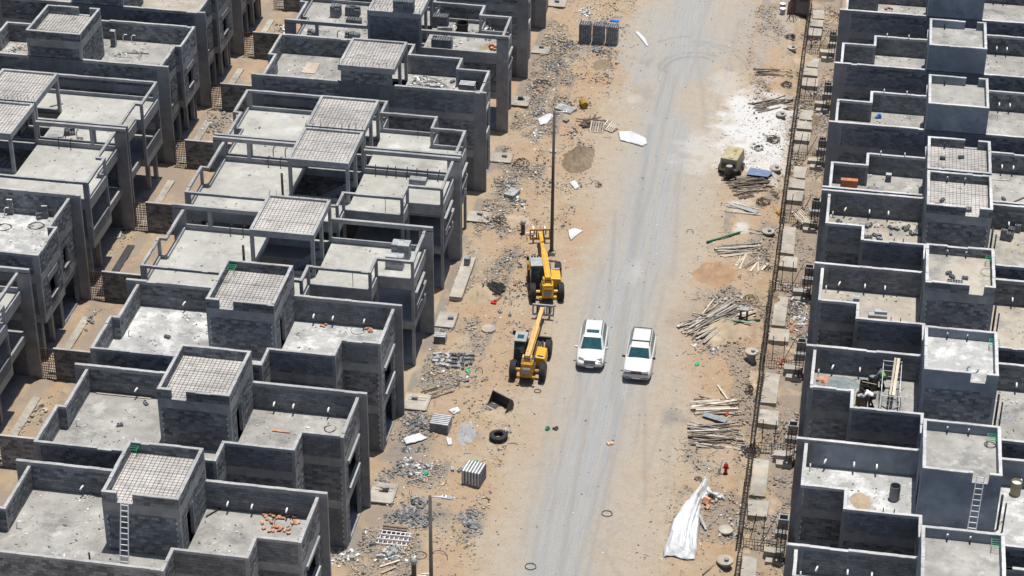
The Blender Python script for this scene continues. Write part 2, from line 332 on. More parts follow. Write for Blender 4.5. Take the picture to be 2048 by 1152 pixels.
def seg(pa, pb, w, s):
    a, b = at(*pa), at(*pb); dx, dy = b.x-a.x, b.y-a.y; l2 = dx*dx+dy*dy
    t = np.clip(((GX-a.x)*dx+(GY-a.y)*dy)/l2, 0, 1)
    d = np.hypot(GX-a.x-t*dx+(f2-.5)*.3, GY-a.y-t*dy); globals().__setitem__('A_tr', np.maximum(A_tr, s*np.exp(-(d/w)**2)))
for _i in range(26):
    _x = U(-2.9, 3.4); _y = U(-40, 50); _l = U(8, 30); _a = U(-.035, .05)
    _A, _B = (_x, _y), (_x+_l*_a, _y+_l); _t = np.clip((GY-_y)/_l, 0, 1); _d = GX-(_x+_a*_l*_t)-.35*np.sin(GY*.13+_i)+(f2-.5)*.25
    A_tr = np.maximum(A_tr, U(.22, .6)*np.exp(-(_d/U(.09, .17))**2)*sstep(0, .12, _t)*(1-sstep(.88, 1, _t)))
for q in [((1180, 1060), (1240, 1152), .14, .5), ((1165, 1115), (1240, 1060), .14, .45), ((1290, 800), (1292, 1010), .13, .6), ((1335, 820), (1295, 940), .13, .4), ((1245, 800), (1150, 1152), .16, .5), ((1216, 620), (1232, 420), .16, .6), ((1260, 560), (1300, 250), .2, .6),
          ((1310, 230), (1335, 140), .2, .5), ((1480, 40), (1430, 230), .2, .45), ((1360, 330), (1345, 560), .18, .4), ((1390, 80), (1420, 300), .2, .35), ((1105, 900), (1060, 1152), .2, .35), ((1120, 760), (1045, 1090), .22, .3), ((1280, 380), (1222, 800), .22, .5), ((1255, 600), (1215, 1000), .2, .45), ((1180, 800), (1120, 1152), .18, .55), ((1350, 760), (1330, 1000), .2, .3)]: seg(*q)
def grid_obj(name, sel):
    vid = -np.ones(nx*ny, int); q = np.argwhere(sel)
    i, j = q[:, 0], q[:, 1]; a = i*nx+j; F = np.stack([a, a+1, a+nx+1, a+nx], 1)
    used = np.unique(F); vid[used] = np.arange(len(used)); F = vid[F]
    V = np.stack([GX.ravel()[used], GY.ravel()[used], GZ.ravel()[used]], 1)
    me = bpy.data.meshes.new(name); me.vertices.add(len(V)); me.vertices.foreach_set('co', V.ravel())
    me.loops.add(F.size); me.loops.foreach_set('vertex_index', F.ravel().astype(np.int32))
    me.polygons.add(len(F)); me.polygons.foreach_set('loop_start', np.arange(0, F.size, 4, dtype=np.int32))
    me.polygons.foreach_set('use_smooth', np.ones(len(F), bool))
    me.update(calc_edges=True)
    for n_, A in (('gravel', A_gr), ('dust', A_dust), ('white', A_wh), ('orange', A_or), ('dark', A_dk), ('track', A_tr)):
        at_ = me.attributes.new(n_, 'FLOAT', 'POINT'); at_.data.foreach_set('value', A.ravel()[used].astype(np.float32))
    o = bpy.data.objects.new(name, me); COL.objects.link(o); me.materials.append(MT['ground']); return struct(o)
def ground_mat():
    M = bpy.data.materials.new('sandy_ground'); M.use_nodes = True; nt = M.node_tree; L = nt.links; P = nt.nodes['Principled BSDF']
    P.inputs['Roughness'].default_value = .95; P.inputs['Specular IOR Level'].default_value = .15
    geo = NM(nt, 'ShaderNodeNewGeometry'); pos = geo.outputs['Position']
    def noise(sc, det=6., st=None, rgh=.6):
        p = pos
        if st: mp = NM(nt, 'ShaderNodeMapping'); mp.inputs['Scale'].default_value = st; L.new(pos, mp.inputs[0]); p = mp.outputs[0]
        n = NM(nt, 'ShaderNodeTexNoise', i_Scale=sc, i_Detail=det, i_Roughness=rgh); L.new(p, n.inputs['Vector']); return n.outputs[0]
    def rng(s, a, b, c=0., d=1.):
        r = NM(nt, 'ShaderNodeMapRange'); r.inputs[1].default_value = a; r.inputs[2].default_value = b; r.inputs[3].default_value = c; r.inputs[4].default_value = d; L.new(s, r.inputs[0]); return r.outputs[0]
    def mth(op, a, b):
        n = NM(nt, 'ShaderNodeMath', operation=op)
        for i, q in enumerate((a, b)):
            if isinstance(q, (int, float)): n.inputs[i].default_value = q
            else: L.new(q, n.inputs[i])
        return n.outputs[0]
    def mix(f, a, b):
        n = NM(nt, 'ShaderNodeMix', data_type='RGBA')
        for i, q in ((6, a), (7, b)):
            if isinstance(q, tuple): n.inputs[i].default_value = (*q, 1)
            else: L.new(q, n.inputs[i])
        L.new(f, n.inputs[0]); return n.outputs[2]
    def attr(nm): return NM(nt, 'ShaderNodeAttribute', attribute_name=nm).outputs['Fac']
    n_md, n_fi, n_lg = noise(1.2), noise(9., 8.), noise(.25, 3.)
    sand = mix(rng(n_md, .35, .65), (.315, .235, .155), (.385, .305, .215))
    sand = mix(rng(n_lg, .35, .65, 0, .6), sand, (.36, .305, .235))
    sand = mix(mth('MULTIPLY', attr('dust'), rng(n_md, .2, .7, .3, .9)), sand, (.352, .315, .262))
    n_mo = noise(2.6, 10., None, .75)
    sand = mix(rng(n_mo, .52, .66, 0., .45), sand, (.235, .195, .15))
    sand = mix(mth('MULTIPLY', attr('orange'), rng(n_fi, .3, .6, .5, 1.)), sand, (.34, .216, .126))
    streak = noise(1., 6., (2.6, .05, 1.)); streak2 = noise(1., 6., (14., .22, 1.))
    gm = mth('MULTIPLY', attr('gravel'), rng(streak, .32, .58, .34, 1.)); gm = mth('MULTIPLY', gm, rng(n_fi, .2, .7, .75, 1.05))
    grav = mix(rng(streak2, .35, .65), (.25, .263, .27), (.318, .326, .328))
    out = mix(gm, sand, grav)
    out = mix(mth('MULTIPLY', attr('track'), rng(n_fi, .3, .65, .4, .9)), out, (.205, .203, .198))
    out = mix(mth('MULTIPLY', attr('dark'), rng(n_fi, .3, .6, .35, 1.)), out, (.165, .165, .165))
    out = mix(mth('MULTIPLY', attr('white'), rng(n_mo, .4, .68, 1., .7)), out, (.52, .512, .495))
    # scattered pebbles and litter specks
    vo = NM(nt, 'ShaderNodeTexVoronoi', i_Scale=7.); L.new(pos, vo.inputs['Vector'])
    sp = mth('MULTIPLY', rng(vo.outputs['Distance'], .10, .16, 1., 0.), rng(noise(.7, 2.), .48, .62))
    colr = NM(nt, 'ShaderNodeSeparateColor'); L.new(vo.outputs['Color'], colr.inputs[0])
    spc = mix(rng(colr.outputs[0], .5, .8), (0.128, 0.118, 0.109), (0.448, 0.435, 0.41))
    out = mix(mth('MULTIPLY', sp, mth('GREATER_THAN', colr.outputs[1], .45)), out, spc)
    fv = rng(n_fi, .3, .7, .86, 1.10)
    vm = NM(nt, 'ShaderNodeVectorMath', operation='SCALE'); L.new(out, vm.inputs[0]); L.new(fv, vm.inputs[3]); L.new(vm.outputs[0], P.inputs['Base Color'])
    hb = mth('ADD', mth('MULTIPLY', noise(5., 9., None, .7), .10), mth('MULTIPLY', noise(40., 4.), .015))
    bp = NM(nt, 'ShaderNodeBump', i_Strength=.9, i_Distance=1.); L.new(hb, bp.inputs['Height']); L.new(bp.outputs[0], P.inputs['Normal'])
    return M
MT['ground'] = ground_mat()
cx = (GX[:-1, :-1]+GX[1:, 1:])/2; cy = (GY[:-1, :-1]+GY[1:, 1:])/2
roadsel = (np.abs(cx) < 3.6+.3*np.sin(cy*.3)) & (cy > -42) & (cy < 72)
grid_obj('ground', ~roadsel); grid_obj('dirt_road', roadsel)
# ------------------------------------------------------------------ houses
ZR, ZP, ZC = 6.6, 8.45, 8.2          # roof floor, party wall top, parapet top
BL, BH, GAP = .4, .2, .022
_blk = {}
def block_mesh(lx, ly):
    k = (round(lx, 2), round(ly, 2))
    if k not in _blk:
        mb = MB(); mb.box(-lx/2, lx/2, -ly/2, ly/2, -BH/2+GAP/2, BH/2-GAP/2)
        me = bpy.data.meshes.new('block'); me.from_pydata(mb.v, [], mb.f); me.materials.append(MT['block']); _blk[k] = me
    return _blk[k]
class House:
    def __init__(s, X0, sx, Y0, sv, label, group, wall='block', roof='roof_dust', skel=False, stair='block', budget=0, stair_roof='plank', party=None, frame=None, seed=1):
        random.seed(seed*13+5)
        s.X0, s.sx, s.Y0, s.sv = X0, sx, Y0, sv
        s.t = empty('townhouse', (X0+sx*9, Y0-sv*4, 0), label, 'house', group)
        s.stsk = skel or stair.startswith('slab'); stair = stair.replace('slab', '') or 'open'
        s.wall, s.roof, s.skel, s.stair, s.budget, s.sr = wall, roof, skel, stair, budget, stair_roof
        s.infm = {'block': 'panel', 'plaster': 'plaster', 'plaster_dk': 'plaster_dk'}[wall]
        s.frm = {'block': 'conc', 'plaster': 'plaster', 'plaster_dk': 'plaster_dk'}[wall]
        if frame: s.frm = frame
        s.party = party or wall
        s.make()
    def X(s, u): return s.X0+s.sx*u
    def Y(s, v): return s.Y0-s.sv*v
    def b(s, mb, u0, u1, v0, v1, z0, z1, mi=0): mb.box(s.X(u0), s.X(u1), s.Y(v0), s.Y(v1), z0, z1, mi)
    def part(s, name, mats, boxes, parent=None, bevel=0):
        mb = MB()
        for q in boxes: s.b(mb, *q)
        return mb.build(name, mats, parent or s.t, bevel=bevel)
    def cope(s, mt, r, z0, z1):
        u0, u1, v0, v1 = r; au = (u1-u0) > (v1-v0); a, e = (u0, u1) if au else (v0, v1); mb = MB()
        while a < e-.01:
            b = min(a+U(.35, 1.1), e); b = e if e-b < .2 else b; j = U(-.014, .012); t = U(-.012, .008); t2 = U(-.012, .008); zz = z1+j-(.05 if random.random() < .05 else 0)
            s.b(mb, *((a, b, v0-t, v1+t2) if au else (u0-t, u1+t2, a, b)), z0, zz); a = b
        if mt == 'coping' and s.X0 == XR: mt = 'coping_lt'
        return mb.build('coping', mt, s.t, bevel=.012)
    def infill(s, rect, z0, z1, opens=(), detail=True, kind=None, indiv=False):
        """block panel in the plan rectangle; opens = (a0,a1,z0,z1) along the long axis"""
        kind = kind or s.wall
        u0, u1, v0, v1 = rect; au = (u1-u0) > (v1-v0); a0, a1 = (u0, u1) if au else (v0, v1)
        def R(p, q, zz0, zz1, ins=0.):
            return (p, q, v0+ins, v1-ins, zz0, zz1) if au else (u0+ins, u1-ins, p, q, zz0, zz1)
        cells = []; zs = sorted({z0, z1, *[min(max(o[2], z0), z1) for o in opens], *[min(max(o[3], z0), z1) for o in opens]})
        for zz0, zz1 in zip(zs[:-1], zs[1:]):
            cuts = sorted((o[0], o[1]) for o in opens if o[2] < zz1-.01 and o[3] > zz0+.01)
            p = a0
            for c0, c1 in cuts:
                if c0 > p+.02: cells.append((p, c0, zz0, zz1))
                p = max(p, c1)
            if a1 > p+.02: cells.append((p, a1, zz0, zz1))
        if not cells: return None
        if kind != 'block':
            return s.part('wall_panel', {'plaster': 'plaster', 'plaster_dk': 'plaster_dk'}[kind], [R(*c) for c in cells])
        if not detail:
            return s.part('block_panel', 'panel', [R(*c) for c in cells])
        core = s.part('block_wall', 'mortar', [R(c[0]+.004, c[1]-.004, c[2]+.001, c[3]-.001, .012) for c in cells])
        mb = MB(); n = 0
        for (p, q, zz0, zz1) in cells:
            z = zz0; row = int(round(zz0/BH))
            while z < zz1-.05:
                zt = min(z+BH, zz1); a = p-(BL/2 if row % 2 else 0)
                while a < q-.02:
                    b0, b1 = max(a, p), min(a+BL, q); a += BL
                    if b1-b0 < .05: continue
                    if random.random() < .004: continue
                    j = U(-.004, .006)
                    if indiv and s.budget > 0 and zt-z > .15:
                        s.budget -= 1; L = b1-b0-GAP; T = .2+.006
                        cxy = ((s.X((b0+b1)/2), s.Y((v0+v1)/2)) if au else (s.X((u0+u1)/2), s.Y((b0+b1)/2)))
                        o = bpy.data.objects.new('block', block_mesh(L, T) if au else block_mesh(T, L)); COL.objects.link(o); o.parent = core
                        off = parent_world(s.t); o.location = (cxy[0]-off.x+(0 if au else j), cxy[1]-off.y+(j if au else 0), (z+zt)/2)
                    else:
                        s.b(mb, *R(b0+GAP/2, b1-GAP/2, z+GAP/2, zt-GAP/2, j))
                    n += 1
                z += BH; row += 1
        if mb.f: stuff(mb.build('blocks', 'block', core))
        return core
    def eps(s, boxes):
        s.part('foam_insert', 'eps', boxes)
    def make(s):
        sk = s.skel; P = s.part; frm = s.frm
        segs = {'F': (.45, .65, .22, 4.15), 'N1': (.65, 2.9, 4.15, 4.35), 'J1': (2.9, 3.1, 4.35, 5.95), 'N2': (3.1, 7.05, 5.95, 6.15), 'J2': (7.05, 7.25, 6.15, 7.75),
                'N3': (7.25, 17.55, 7.75, 7.95), 'B1': (17.75, 17.95, 4.3, 7.75), 'JB': (17.25, 17.75, 4.1, 4.3), 'B2': (17.25, 17.45, .22, 4.1)}
        cols = [(.45, .65, 4.15, 4.35), (2.9, 3.1, 4.15, 4.35), (2.9, 3.1, 5.95, 6.15), (7.05, 7.25, 5.95, 6.15), (7.05, 7.25, 7.75, 7.95), (17.55, 17.95, 7.75, 7.95), (17.75, 17.95, 4.1, 4.3)]
        for i, c in enumerate(cols):
            zb = 2.9 if i >= 5 else 0
            P('column', frm, [(*c, zb, ZC-.2 if not sk else ZC-.2)])
        P('column', frm, [(17.2, 17.5, 7.35, 7.65, 0, 2.9)]); P('column', frm, [(17.2, 17.5, 5.6, 5.9, 0, 2.9)])
        for k, r in segs.items():
            u0, u1, v0, v1 = r
            opens_lo = opens_mid = ()
            if k == 'F': opens_lo = ((.95, 3.45, .1, 2.9),); opens_mid = ((.95, 3.45, 3.9, 5.7),)
            if k == 'B2': opens_lo = ((.8, 3.6, .1, 2.5),); opens_mid = ((1.7, 2.5, 4.0, 5.4),)
            if k == 'B1': opens_mid = ((5.3, 6.5, 4.1, 5.4),)
            bay = k in ('B1', 'JB')
            zc0 = ZC-.2
            # ring beams, coping
            e = .0
            P('ring_beam', frm, [(u0, u1, v0, v1, 6.0, ZR)])
            P('ring_beam', frm, [(u0, u1, v0, v1, 2.9, 3.5)])
            mc = 'coping'
            w = .012
            # coping spans the corner columns too
            cu0, cu1, cv0, cv1 = {'F': (.45, .65, .22, 4.35), 'N1': (.65, 3.1, 4.15, 4.35), 'J1': (2.9, 3.1, 4.35, 6.15), 'N2': (3.1, 7.25, 5.95, 6.15), 'J2': (7.05, 7.25, 6.15, 7.95), 'N3': (7.25, 17.95, 7.75, 7.95), 'B1': (17.75, 17.95, 4.1, 7.75), 'JB': (17.25, 17.75, 4.1, 4.3), 'B2': (17.25, 17.45, .22, 4.1)}[k]
            s.cope('conc' if sk else mc, (cu0, cu1, cv0, cv1), zc0, ZC)
            if sk:
                P('upstand', 'conc', [(u0, u1, v0, v1, ZR, ZR+.22)])
                if k in ('B1',): P('balcony_wall', 'panel', [(u0, u1, v0, v1, 3.5, 4.3)])
                continue
            s.infill(r, ZR, zc0, detail=True, indiv=(k in ('N1', 'N2')))
            s.infill(r, 3.5, 6.0, opens_mid, detail=(k in ('F', 'B1', 'B2', 'N1', 'J1') or k == 'N2'))
            if not bay: s.infill(r, 0., 2.9, opens_lo, detail=(k == 'F'))
        if sk:
            for vv in (1.0, 3.3): P('post', 'conc', [(.45, .65, vv, vv+.2, 3.5, 6.0)])
            P('sill_beam', 'conc', [(.3, .45, .9, 4.1, 4.55, 4.75)]); P('sill_beam', 'conc', [(.28, .45, 1.4, 4.1, 5.55, 5.7)])
        else:
            P('sill', 'coping', [(.33, .45, .9, 3.5, 3.82, 3.9)]); P('lintel', 'conc', [(.33, .45, .8, 3.6, 5.7, 5.95)])
            if s.wall == 'block':
                s.eps([(.655, .70, 4.352, 4.365, z, z+.13) for z in np.arange(.4, 5.8, .4)])
            P('window_sill', 'coping', [(17.95, 18.0, 5.25, 6.55, 4.02, 4.1)]); P('window_sill', 'coping', [(17.45, 17.5, 1.65, 2.55, 3.92, 4.0)])
            P('window_lintel', 'conc', [(17.95, 17.98, 5.0, 6.8, 5.42, 5.9)])
        # party wall
        f1, r0 = (.95, 17.25)
        zt = ZP-.25
        P('fin_wall', 'conc' if sk else ('conc_dk' if s.wall != 'plaster' else 'plaster'), [(0, f1, 0, .22, 0, zt)]); P('fin_wall', 'conc_dk', [(r0, 18.15, 0, .22, 0, zt)])
        stc = (7.0, 11.35)
        topm = 'conc' if sk else 'coping'
        if sk:
            P('party_beam', 'conc', [(0, stc[0], 0, .22, zt-.05, ZP)]); P('party_beam', 'conc', [(stc[1], 18.15, 0, .22, zt-.05, ZP)])
        else:
            for a, b_ in ((0, stc[0]), (stc[1], 18.15)):
                P('party_beam', frm, [(a, b_, 0, .22, zt, ZP-.06)]); s.cope(topm, (a, b_, 0, .22), ZP-.06, ZP)
        P('party_beam', frm, [(f1, r0, 0, .22, 6.0, ZR)]); P('party_beam', frm, [(f1, r0, 0, .22, 2.9, 3.5)])
        if sk:
            P('upstand', 'conc', [(f1, stc[0], 0, .22, ZR, ZR+.3)]); P('upstand', 'conc', [(stc[1], r0, 0, .22, ZR, ZR+.3)])
            for uu in (stc[0], stc[1]-.2): P('post', 'conc', [(uu, uu+.2, 0, .22, ZR, 9.3)])
            P('post', 'conc', [(15.4, 15.65, 0, .22, ZR+.3, zt-.05)])
            if s.sv > 0: s.infill((f1, r0, .01, .21), 0, 2.9, detail=False)
            else: s.infill((f1, r0, .01, .21), 3.5, 6.0, detail=True)
        else:
            s.infill((f1, stc[0], .01, .21), ZR, zt, indiv=True, kind=s.party); s.infill((stc[1], r0, .01, .21), ZR, zt, indiv=True, kind=s.party); s.infill((stc[0], stc[1], .01, .21), ZR, ZP-.06, detail=False)
            s.infill((f1, r0, .01, .21), 3.5, 6.0, detail=(s.sv < 0)); s.infill((f1, r0, .01, .21), 0, 2.9, detail=False)
        # slabs
        reg = [(.65, 3.1, .22, 4.15), (3.1, 7.0, .22, 5.95), (7.0, 7.25, 4.85, 5.95), (7.25, 11.35, 4.85, 7.75), (11.35, 17.25, .22, 7.75), (17.25, 17.75, 4.3, 7.75)]
        P('roof_slab', s.roof, [(*r, ZR-.25, ZR-.005) for r in reg])
        P('floor_slab', 'conc_dk', [(*r, 3.2, 3.4) for r in reg]); P('ground_slab', 'conc_dk', [(*r, -.2, .08) for r in reg]+[(7.25, 11.35, .22, 4.85, -.2, .08)])
        s.make_stair()
    def make_stair(s):
        P = s.part; u0, u1, v1 = 7.0, 11.35, 4.85; open_ = s.skel and s.stair != 'block'
        zb = 9.95; zt = 10.6
        if s.stsk:
            zs = 9.36; ze = 9.76
            P('stair_slab_beam', 'conc', [(u0, u1, v1-.2, v1, zs, ze+.06)]); P('stair_slab_beam', 'conc', [(u0, u0+.2, .2, v1-.2, zs, ze+.06)]); P('stair_slab_beam', 'conc', [(u1-.2, u1, .2, v1-.2, zs, ze+.06)]); P('stair_slab_beam', 'conc', [(u0, u1, 0, .2, zs, ze+.06)])
            s.planks(u0+.2, u1-.2, .2, v1-.2, ze-.06)
            for (a, b_) in ((u0, v1-.25), (u1-.25, v1-.25), (u0, 2.3)): P('post', 'conc', [(a+.01, a+.24, b_, b_+.24, ZR, zs)])
            if s.stair == 'block':
                s.infill((u0+.2, u1-.2, .02, .2), ZR, zs, kind='block', indiv=True) if s.sv < 0 else s.infill((u0+.25, u1-.25, v1-.22, v1-.02), ZR, zs, kind='block', indiv=True)
            else:
                P('landing', 'conc', [(u0+.2, u1-.2, v1-.24, v1-.02, ZR, ZR+.25)])
                P('stair_flight', 'conc_dk', [(u0+.3+.27*i, u0+.57+.27*i, 1.0, 2.2, ZR-.3-.17*i, ZR-.1-.17*i) for i in range(12)])
            mb = MB()
            for i in range(9):
                uu = u0+.1+i*.52; q = Vector((s.X(uu), s.Y(.1), ze)); mb.bar(q, q+Vector((U(-.12, .12), U(-.1, .1), U(.35, .6))), .022)
            mb.build('starter_bars', 'rebar', s.t); return
        k = 'plaster' if s.stair.startswith('plaster') else 'block'
        nz0, nz1 = 9.3, zb
        near = (u0+.2, u1-.2, v1-.2, v1); farw = (u0+.2, u1-.2, 0, .2)
        Lw = (u0, u0+.2, .22, v1-.2); Rw = (u1-.2, u1, .2, v1-.2)
        cm = 'conc' if k == 'block' else 'plaster'
        notch = (9.6, 10.5) if s.sr == 'plank' else (9.75, 10.65)
        door = (2.65, 3.75, ZR, 8.75)
        lowk = 'block' if s.stair == 'plaster_top' else k
        for name, r, op in (('near', near, ()), ('left', Lw, (door,)), ('right', Rw, ())):
            s.infill(r, ZR, nz0, op, kind=lowk, indiv=(name == 'near' and s.sv > 0))
            P('stair_beam', cm, [(*r, nz0, nz1)])
        s.infill(farw, ZP, nz0, kind=k, indiv=(s.sv < 0)); P('stair_beam', cm, [(*farw, nz0, nz1)])
        for (a, b_) in ((u0, v1-.2), (u1-.2, v1-.2)): P('stair_column', cm, [(a, a+.2, b_, b_+.2, ZR, nz1)])
        for a in (u0, u1-.2): P('stair_column', cm, [(a, a+.2, 0, .2, ZP, nz1)])
        # parapet of the stair head
        s.infill((u0, notch[0], v1-.2, v1), nz1, zt-.08, kind=k); s.infill((notch[1], u1, v1-.2, v1), nz1, zt-.08, kind=k)
        s.infill((u0, u1, 0, .2), nz1, zt-.08, kind=k)
        s.infill((u0, u0+.2, .2, v1-.2), nz1, zt-.08, kind=k); s.infill((u1-.2, u1, .2, v1-.2), nz1, zt-.08, kind=k)
        for r in ((u0, notch[0], v1-.2, v1), (notch[1], u1, v1-.2, v1), (u0, u1, 0, .2), (u0, u0+.2, .2, v1-.2), (u1-.2, u1, .2, v1-.2)):
            s.cope('coping', r, zt-.08, zt)
        P('notch_sill', 'coping', [(notch[0], notch[1], v1-.2, v1+.02, nz1, nz1+.015)])
        if s.sr == 'plank': s.planks(u0+.2, u1-.2, .2, v1-.2, zb)
        else: P('stair_roof_slab', s.sr, [(u0+.2, u1-.2, .2, v1-.2, zb-.2, zb)])
        if k == 'block': s.eps([(a, a+.05, v1, v1+.012, z, z+.13) for z in np.arange(6.9, 9.2, .4) for a in (u0+.2, u1-.25)])
        P('door_frame', 'conc', [(u0-.01, u0+.2, door[0]-.08, door[0], ZR, 8.83), (u0-.01, u0+.2, door[1], door[1]+.08, ZR, 8.83)])
    def planks(s, u0, u1, v0, v1, z):
        n = 3; w = (v1-v0)/n
        for i in range(n): s.part('plank_slab', 'plank_slab', [(u0, u1, v0+i*w+.015, v0+(i+1)*w-.015, z-.2, z-.03)])
        s.part('slab_base', 'conc_dk', [(u0, u1, v0, v1, z-.3, z-.2)])
        mb = MB()
        for uu in np.arange(u0+.1, u1-.05, .25): mb.bar((s.X(uu), s.Y(v0+.02), z+.0), (s.X(uu+U(-.015, .015)), s.Y(v1-.02), z+.0), .014, .012)
        for vv in np.arange(v0+.1, v1-.05, .25): mb.bar((s.X(u0+.02), s.Y(vv), z+.016), (s.X(u1-.02), s.Y(vv+U(-.015, .015)), z+.016), .014, .012)
        mb.build('rebar_mesh', 'rebar_rust', s.t)
    def spout(s, u, z=7.25, v=.22, curl=False, L=.42):
        q = Vector((s.X(u), s.Y(v-.03), z)); d = Vector((0, -s.sv, 0)); mb = MB()
        side = Vector((-.12 if curl else 0, 0, 0))
        mb.tube([q, q+d*L*.6+side*.5, q+d*L+side+Vector((0, 0, -.10))], .055, 8); mb.build('drain_spout', 'pvc', s.t, smooth=True)
    def pipe(s, u, v, h=.9, mt='dkpipe', r=.055, z=ZR, lean=(0, 0)):
        q = Vector((s.X(u), s.Y(v), z)); mb = MB(); mb.tube([q, q+Vector((lean[0], lean[1], h))], r, 8); mb.build('riser_pipe', mt, s.t, smooth=True)
    def bent(s, u, v, h=.5, a=.3, mt='pvc', z=ZR):
        q = Vector((s.X(u), s.Y(v), z)); mb = MB(); mb.tube([q, q+Vector((0, 0, h*.7)), q+Vector((a*.4, 0, h)), q+Vector((a, 0, h))], .035, 7); mb.build('bent_pipe', mt, s.t, smooth=True)
    def P3(s, u, v, z=ZR): return Vector((s.X(u), s.Y(v), z))
XA, XR, XB = -12.4, 13.1, -55.25
gA, gR, gB = 'townhouses left of the dirt road', 'townhouses right of the dirt road', 'townhouses across the back alley'
YK = lambda k: -18.7+10*k
H = {}
BASE = 'grey block townhouse '
H['A1'] = House(XA, -1, YK(-1), 1, 'nearest left block townhouse with white ladder against its stair tower', gA, budget=300, seed=1)
H['A2'] = House(XA, -1, YK(0), 1, 'left block townhouse, second from the bottom edge, timber board on its roof', gA, budget=300, seed=2)
H['A3'] = House(XA, -1, YK(1), 1, 'left block townhouse with orange rags on roof, beside the open concrete frames', gA, budget=300, roof='roof_wht', seed=3)
H['A4'] = House(XA, -1, YK(2), 1, 'open concrete frame townhouse with grey block pallets on roof near street lamp', gA, skel=True, roof='conc_new', stair='open', seed=4)
H['A5'] = House(XA, -1, YK(3), 1, 'open frame townhouse, nearer half of the pair sharing a double stair roof', gA, skel=True, roof='conc_new', stair='open', seed=5)
H['A6'] = House(XA, -1, YK(3)+.22, -1, 'open frame townhouse, farther half of the pair sharing a double stair roof', gA, skel=True, roof='conc_new', stair='open', seed=6)
H['A7'] = House(XA, -1, YK(4)+.22, -1, 'left townhouse with broken block rubble and a block pallet on its roof', gA, roof='roof_dust', stair='slabblock', budget=290, seed=7)
H['A8'] = House(XA, -1, YK(5)+.22, -1, 'left frame townhouse with dark block stacks on roof and stair slab', gA, skel=True, roof='roof_dust', stair='block', budget=200, seed=8)
H['A9'] = House(XA, -1, YK(6)+.22, -1, 'left townhouse beside the large three part block stack, mostly cut by top edge', gA, roof='roof_dust', seed=9)
H['A10'] = House(XA, -1, YK(7)+.22, -1, 'farthest left townhouse, only its foot shows at the top edge', gA, seed=10)
H['R0'] = House(XR, 1, YK(-1), 1, 'right block townhouse cut by the bottom edge of the picture', gR, frame='conc_dk', roof='roof_dust', stair='plaster', stair_roof='roof_dust', budget=250, seed=11)
H['R1'] = House(XR, 1, YK(0), 1, 'right plastered blue grey townhouse with ladder and sand heap on roof', gR, party='plaster', frame='conc_dk', budget=200, roof='roof_wht', stair='plaster', stair_roof='roof_dust', seed=12)
H['R2'] = House(XR, 1, YK(1), 1, 'right townhouse where two workers mix mortar on the roof', gR, frame='conc_dk', roof='roof_dust', stair='plaster_top', stair_roof='roof_wht', budget=250, seed=13)
H['R3'] = House(XR, 1, YK(2), 1, 'right block townhouse with a small stepped stack of blocks on roof', gR, frame='conc_dk', roof='roof_sand', stair_roof='roof_sand', budget=300, seed=14)
H['R4'] = House(XR, 1, YK(3), 1, 'right block townhouse with rows of loose blocks scattered over its roof', gR, frame='conc_dk', roof='roof_sand', budget=300, seed=15)
H['R5'] = House(XR, 1, YK(3)+.22, -1, 'right townhouse with an orange brick pallet in its roof corner', gR, frame='conc_dk', roof='roof_dust', budget=200, seed=16)
H['R6'] = House(XR, 1, YK(4)+.22, -1, 'right dark walled townhouse with a blue sack on roof', gR, frame='conc_dk', budget=200, roof='roof_dust', stair='plaster', stair_roof='roof_dust', seed=17)
H['R7'] = House(XR, 1, YK(5)+.22, -1, 'right dark walled townhouse with brick rubble on roof', gR, frame='conc_dk', budget=200, roof='roof_dust', stair='plaster', stair_roof='roof_dust', seed=18)
H['R8'] = House(XR, 1, YK(6)+.22, -1, 'farthest right dark walled townhouse with an orange sheet on roof', gR, frame='conc_dk', budget=200, roof='roof_dust', stair='plaster', stair_roof='roof_dust', seed=19)
H['B1'] = House(XB, 1, YK(0), 1, 'frame townhouse at lower left edge across the alley', gB, skel=True, roof='conc_new', stair='open', seed=21)
H['B2'] = House(XB, 1, YK(1), 1, 'frame townhouse across the alley, nearer side of the windowed one', gB, skel=True, roof='conc_new', stair='open', seed=22)
H['B3'] = House(XB, 1, YK(2), 1, 'block townhouse with windowed bay across alley, two leaning block columns on roof', gB, roof='roof_wht', seed=23)
H['B4'] = House(XB, 1, YK(3), 1, 'frame townhouse across alley, nearer of the pair with double stair roof', gB, skel=True, roof='conc_new', stair='open', seed=24)
H['B5'] = House(XB, 1, YK(3)+.22, -1, 'frame townhouse across alley, farther of the pair with double stair roof', gB, skel=True, roof='conc_new', stair='open', seed=25)
H['B6'] = House(XB, 1, YK(4)+.22, -1, 'block townhouse across alley with a short block pier on its dusty roof', gB, roof='roof_dust', seed=26)
H['B7'] = House(XB, 1, YK(5)+.22, -1, 'block townhouse across alley with sandy roof at the top edge', gB, roof='roof_sand', seed=27)
H['B8'] = House(XB, 1, YK(6)+.22, -1, 'farthest townhouse across the alley, only its windowed bay shows', gB, roof='roof_sand', seed=28)
random.seed(99)
for k in ('A1', 'A2', 'A3'):
    for u in (5.75, 4.4, 2.4): H[k].spout(u+U(-.15, .15))
    H[k].spout(14.2, curl=True); H[k].bent(16.9, 3.9); H[k].pipe(11.7, 6.6, 1.1); H[k].pipe(11.9, 6.9, .7, r=.04)
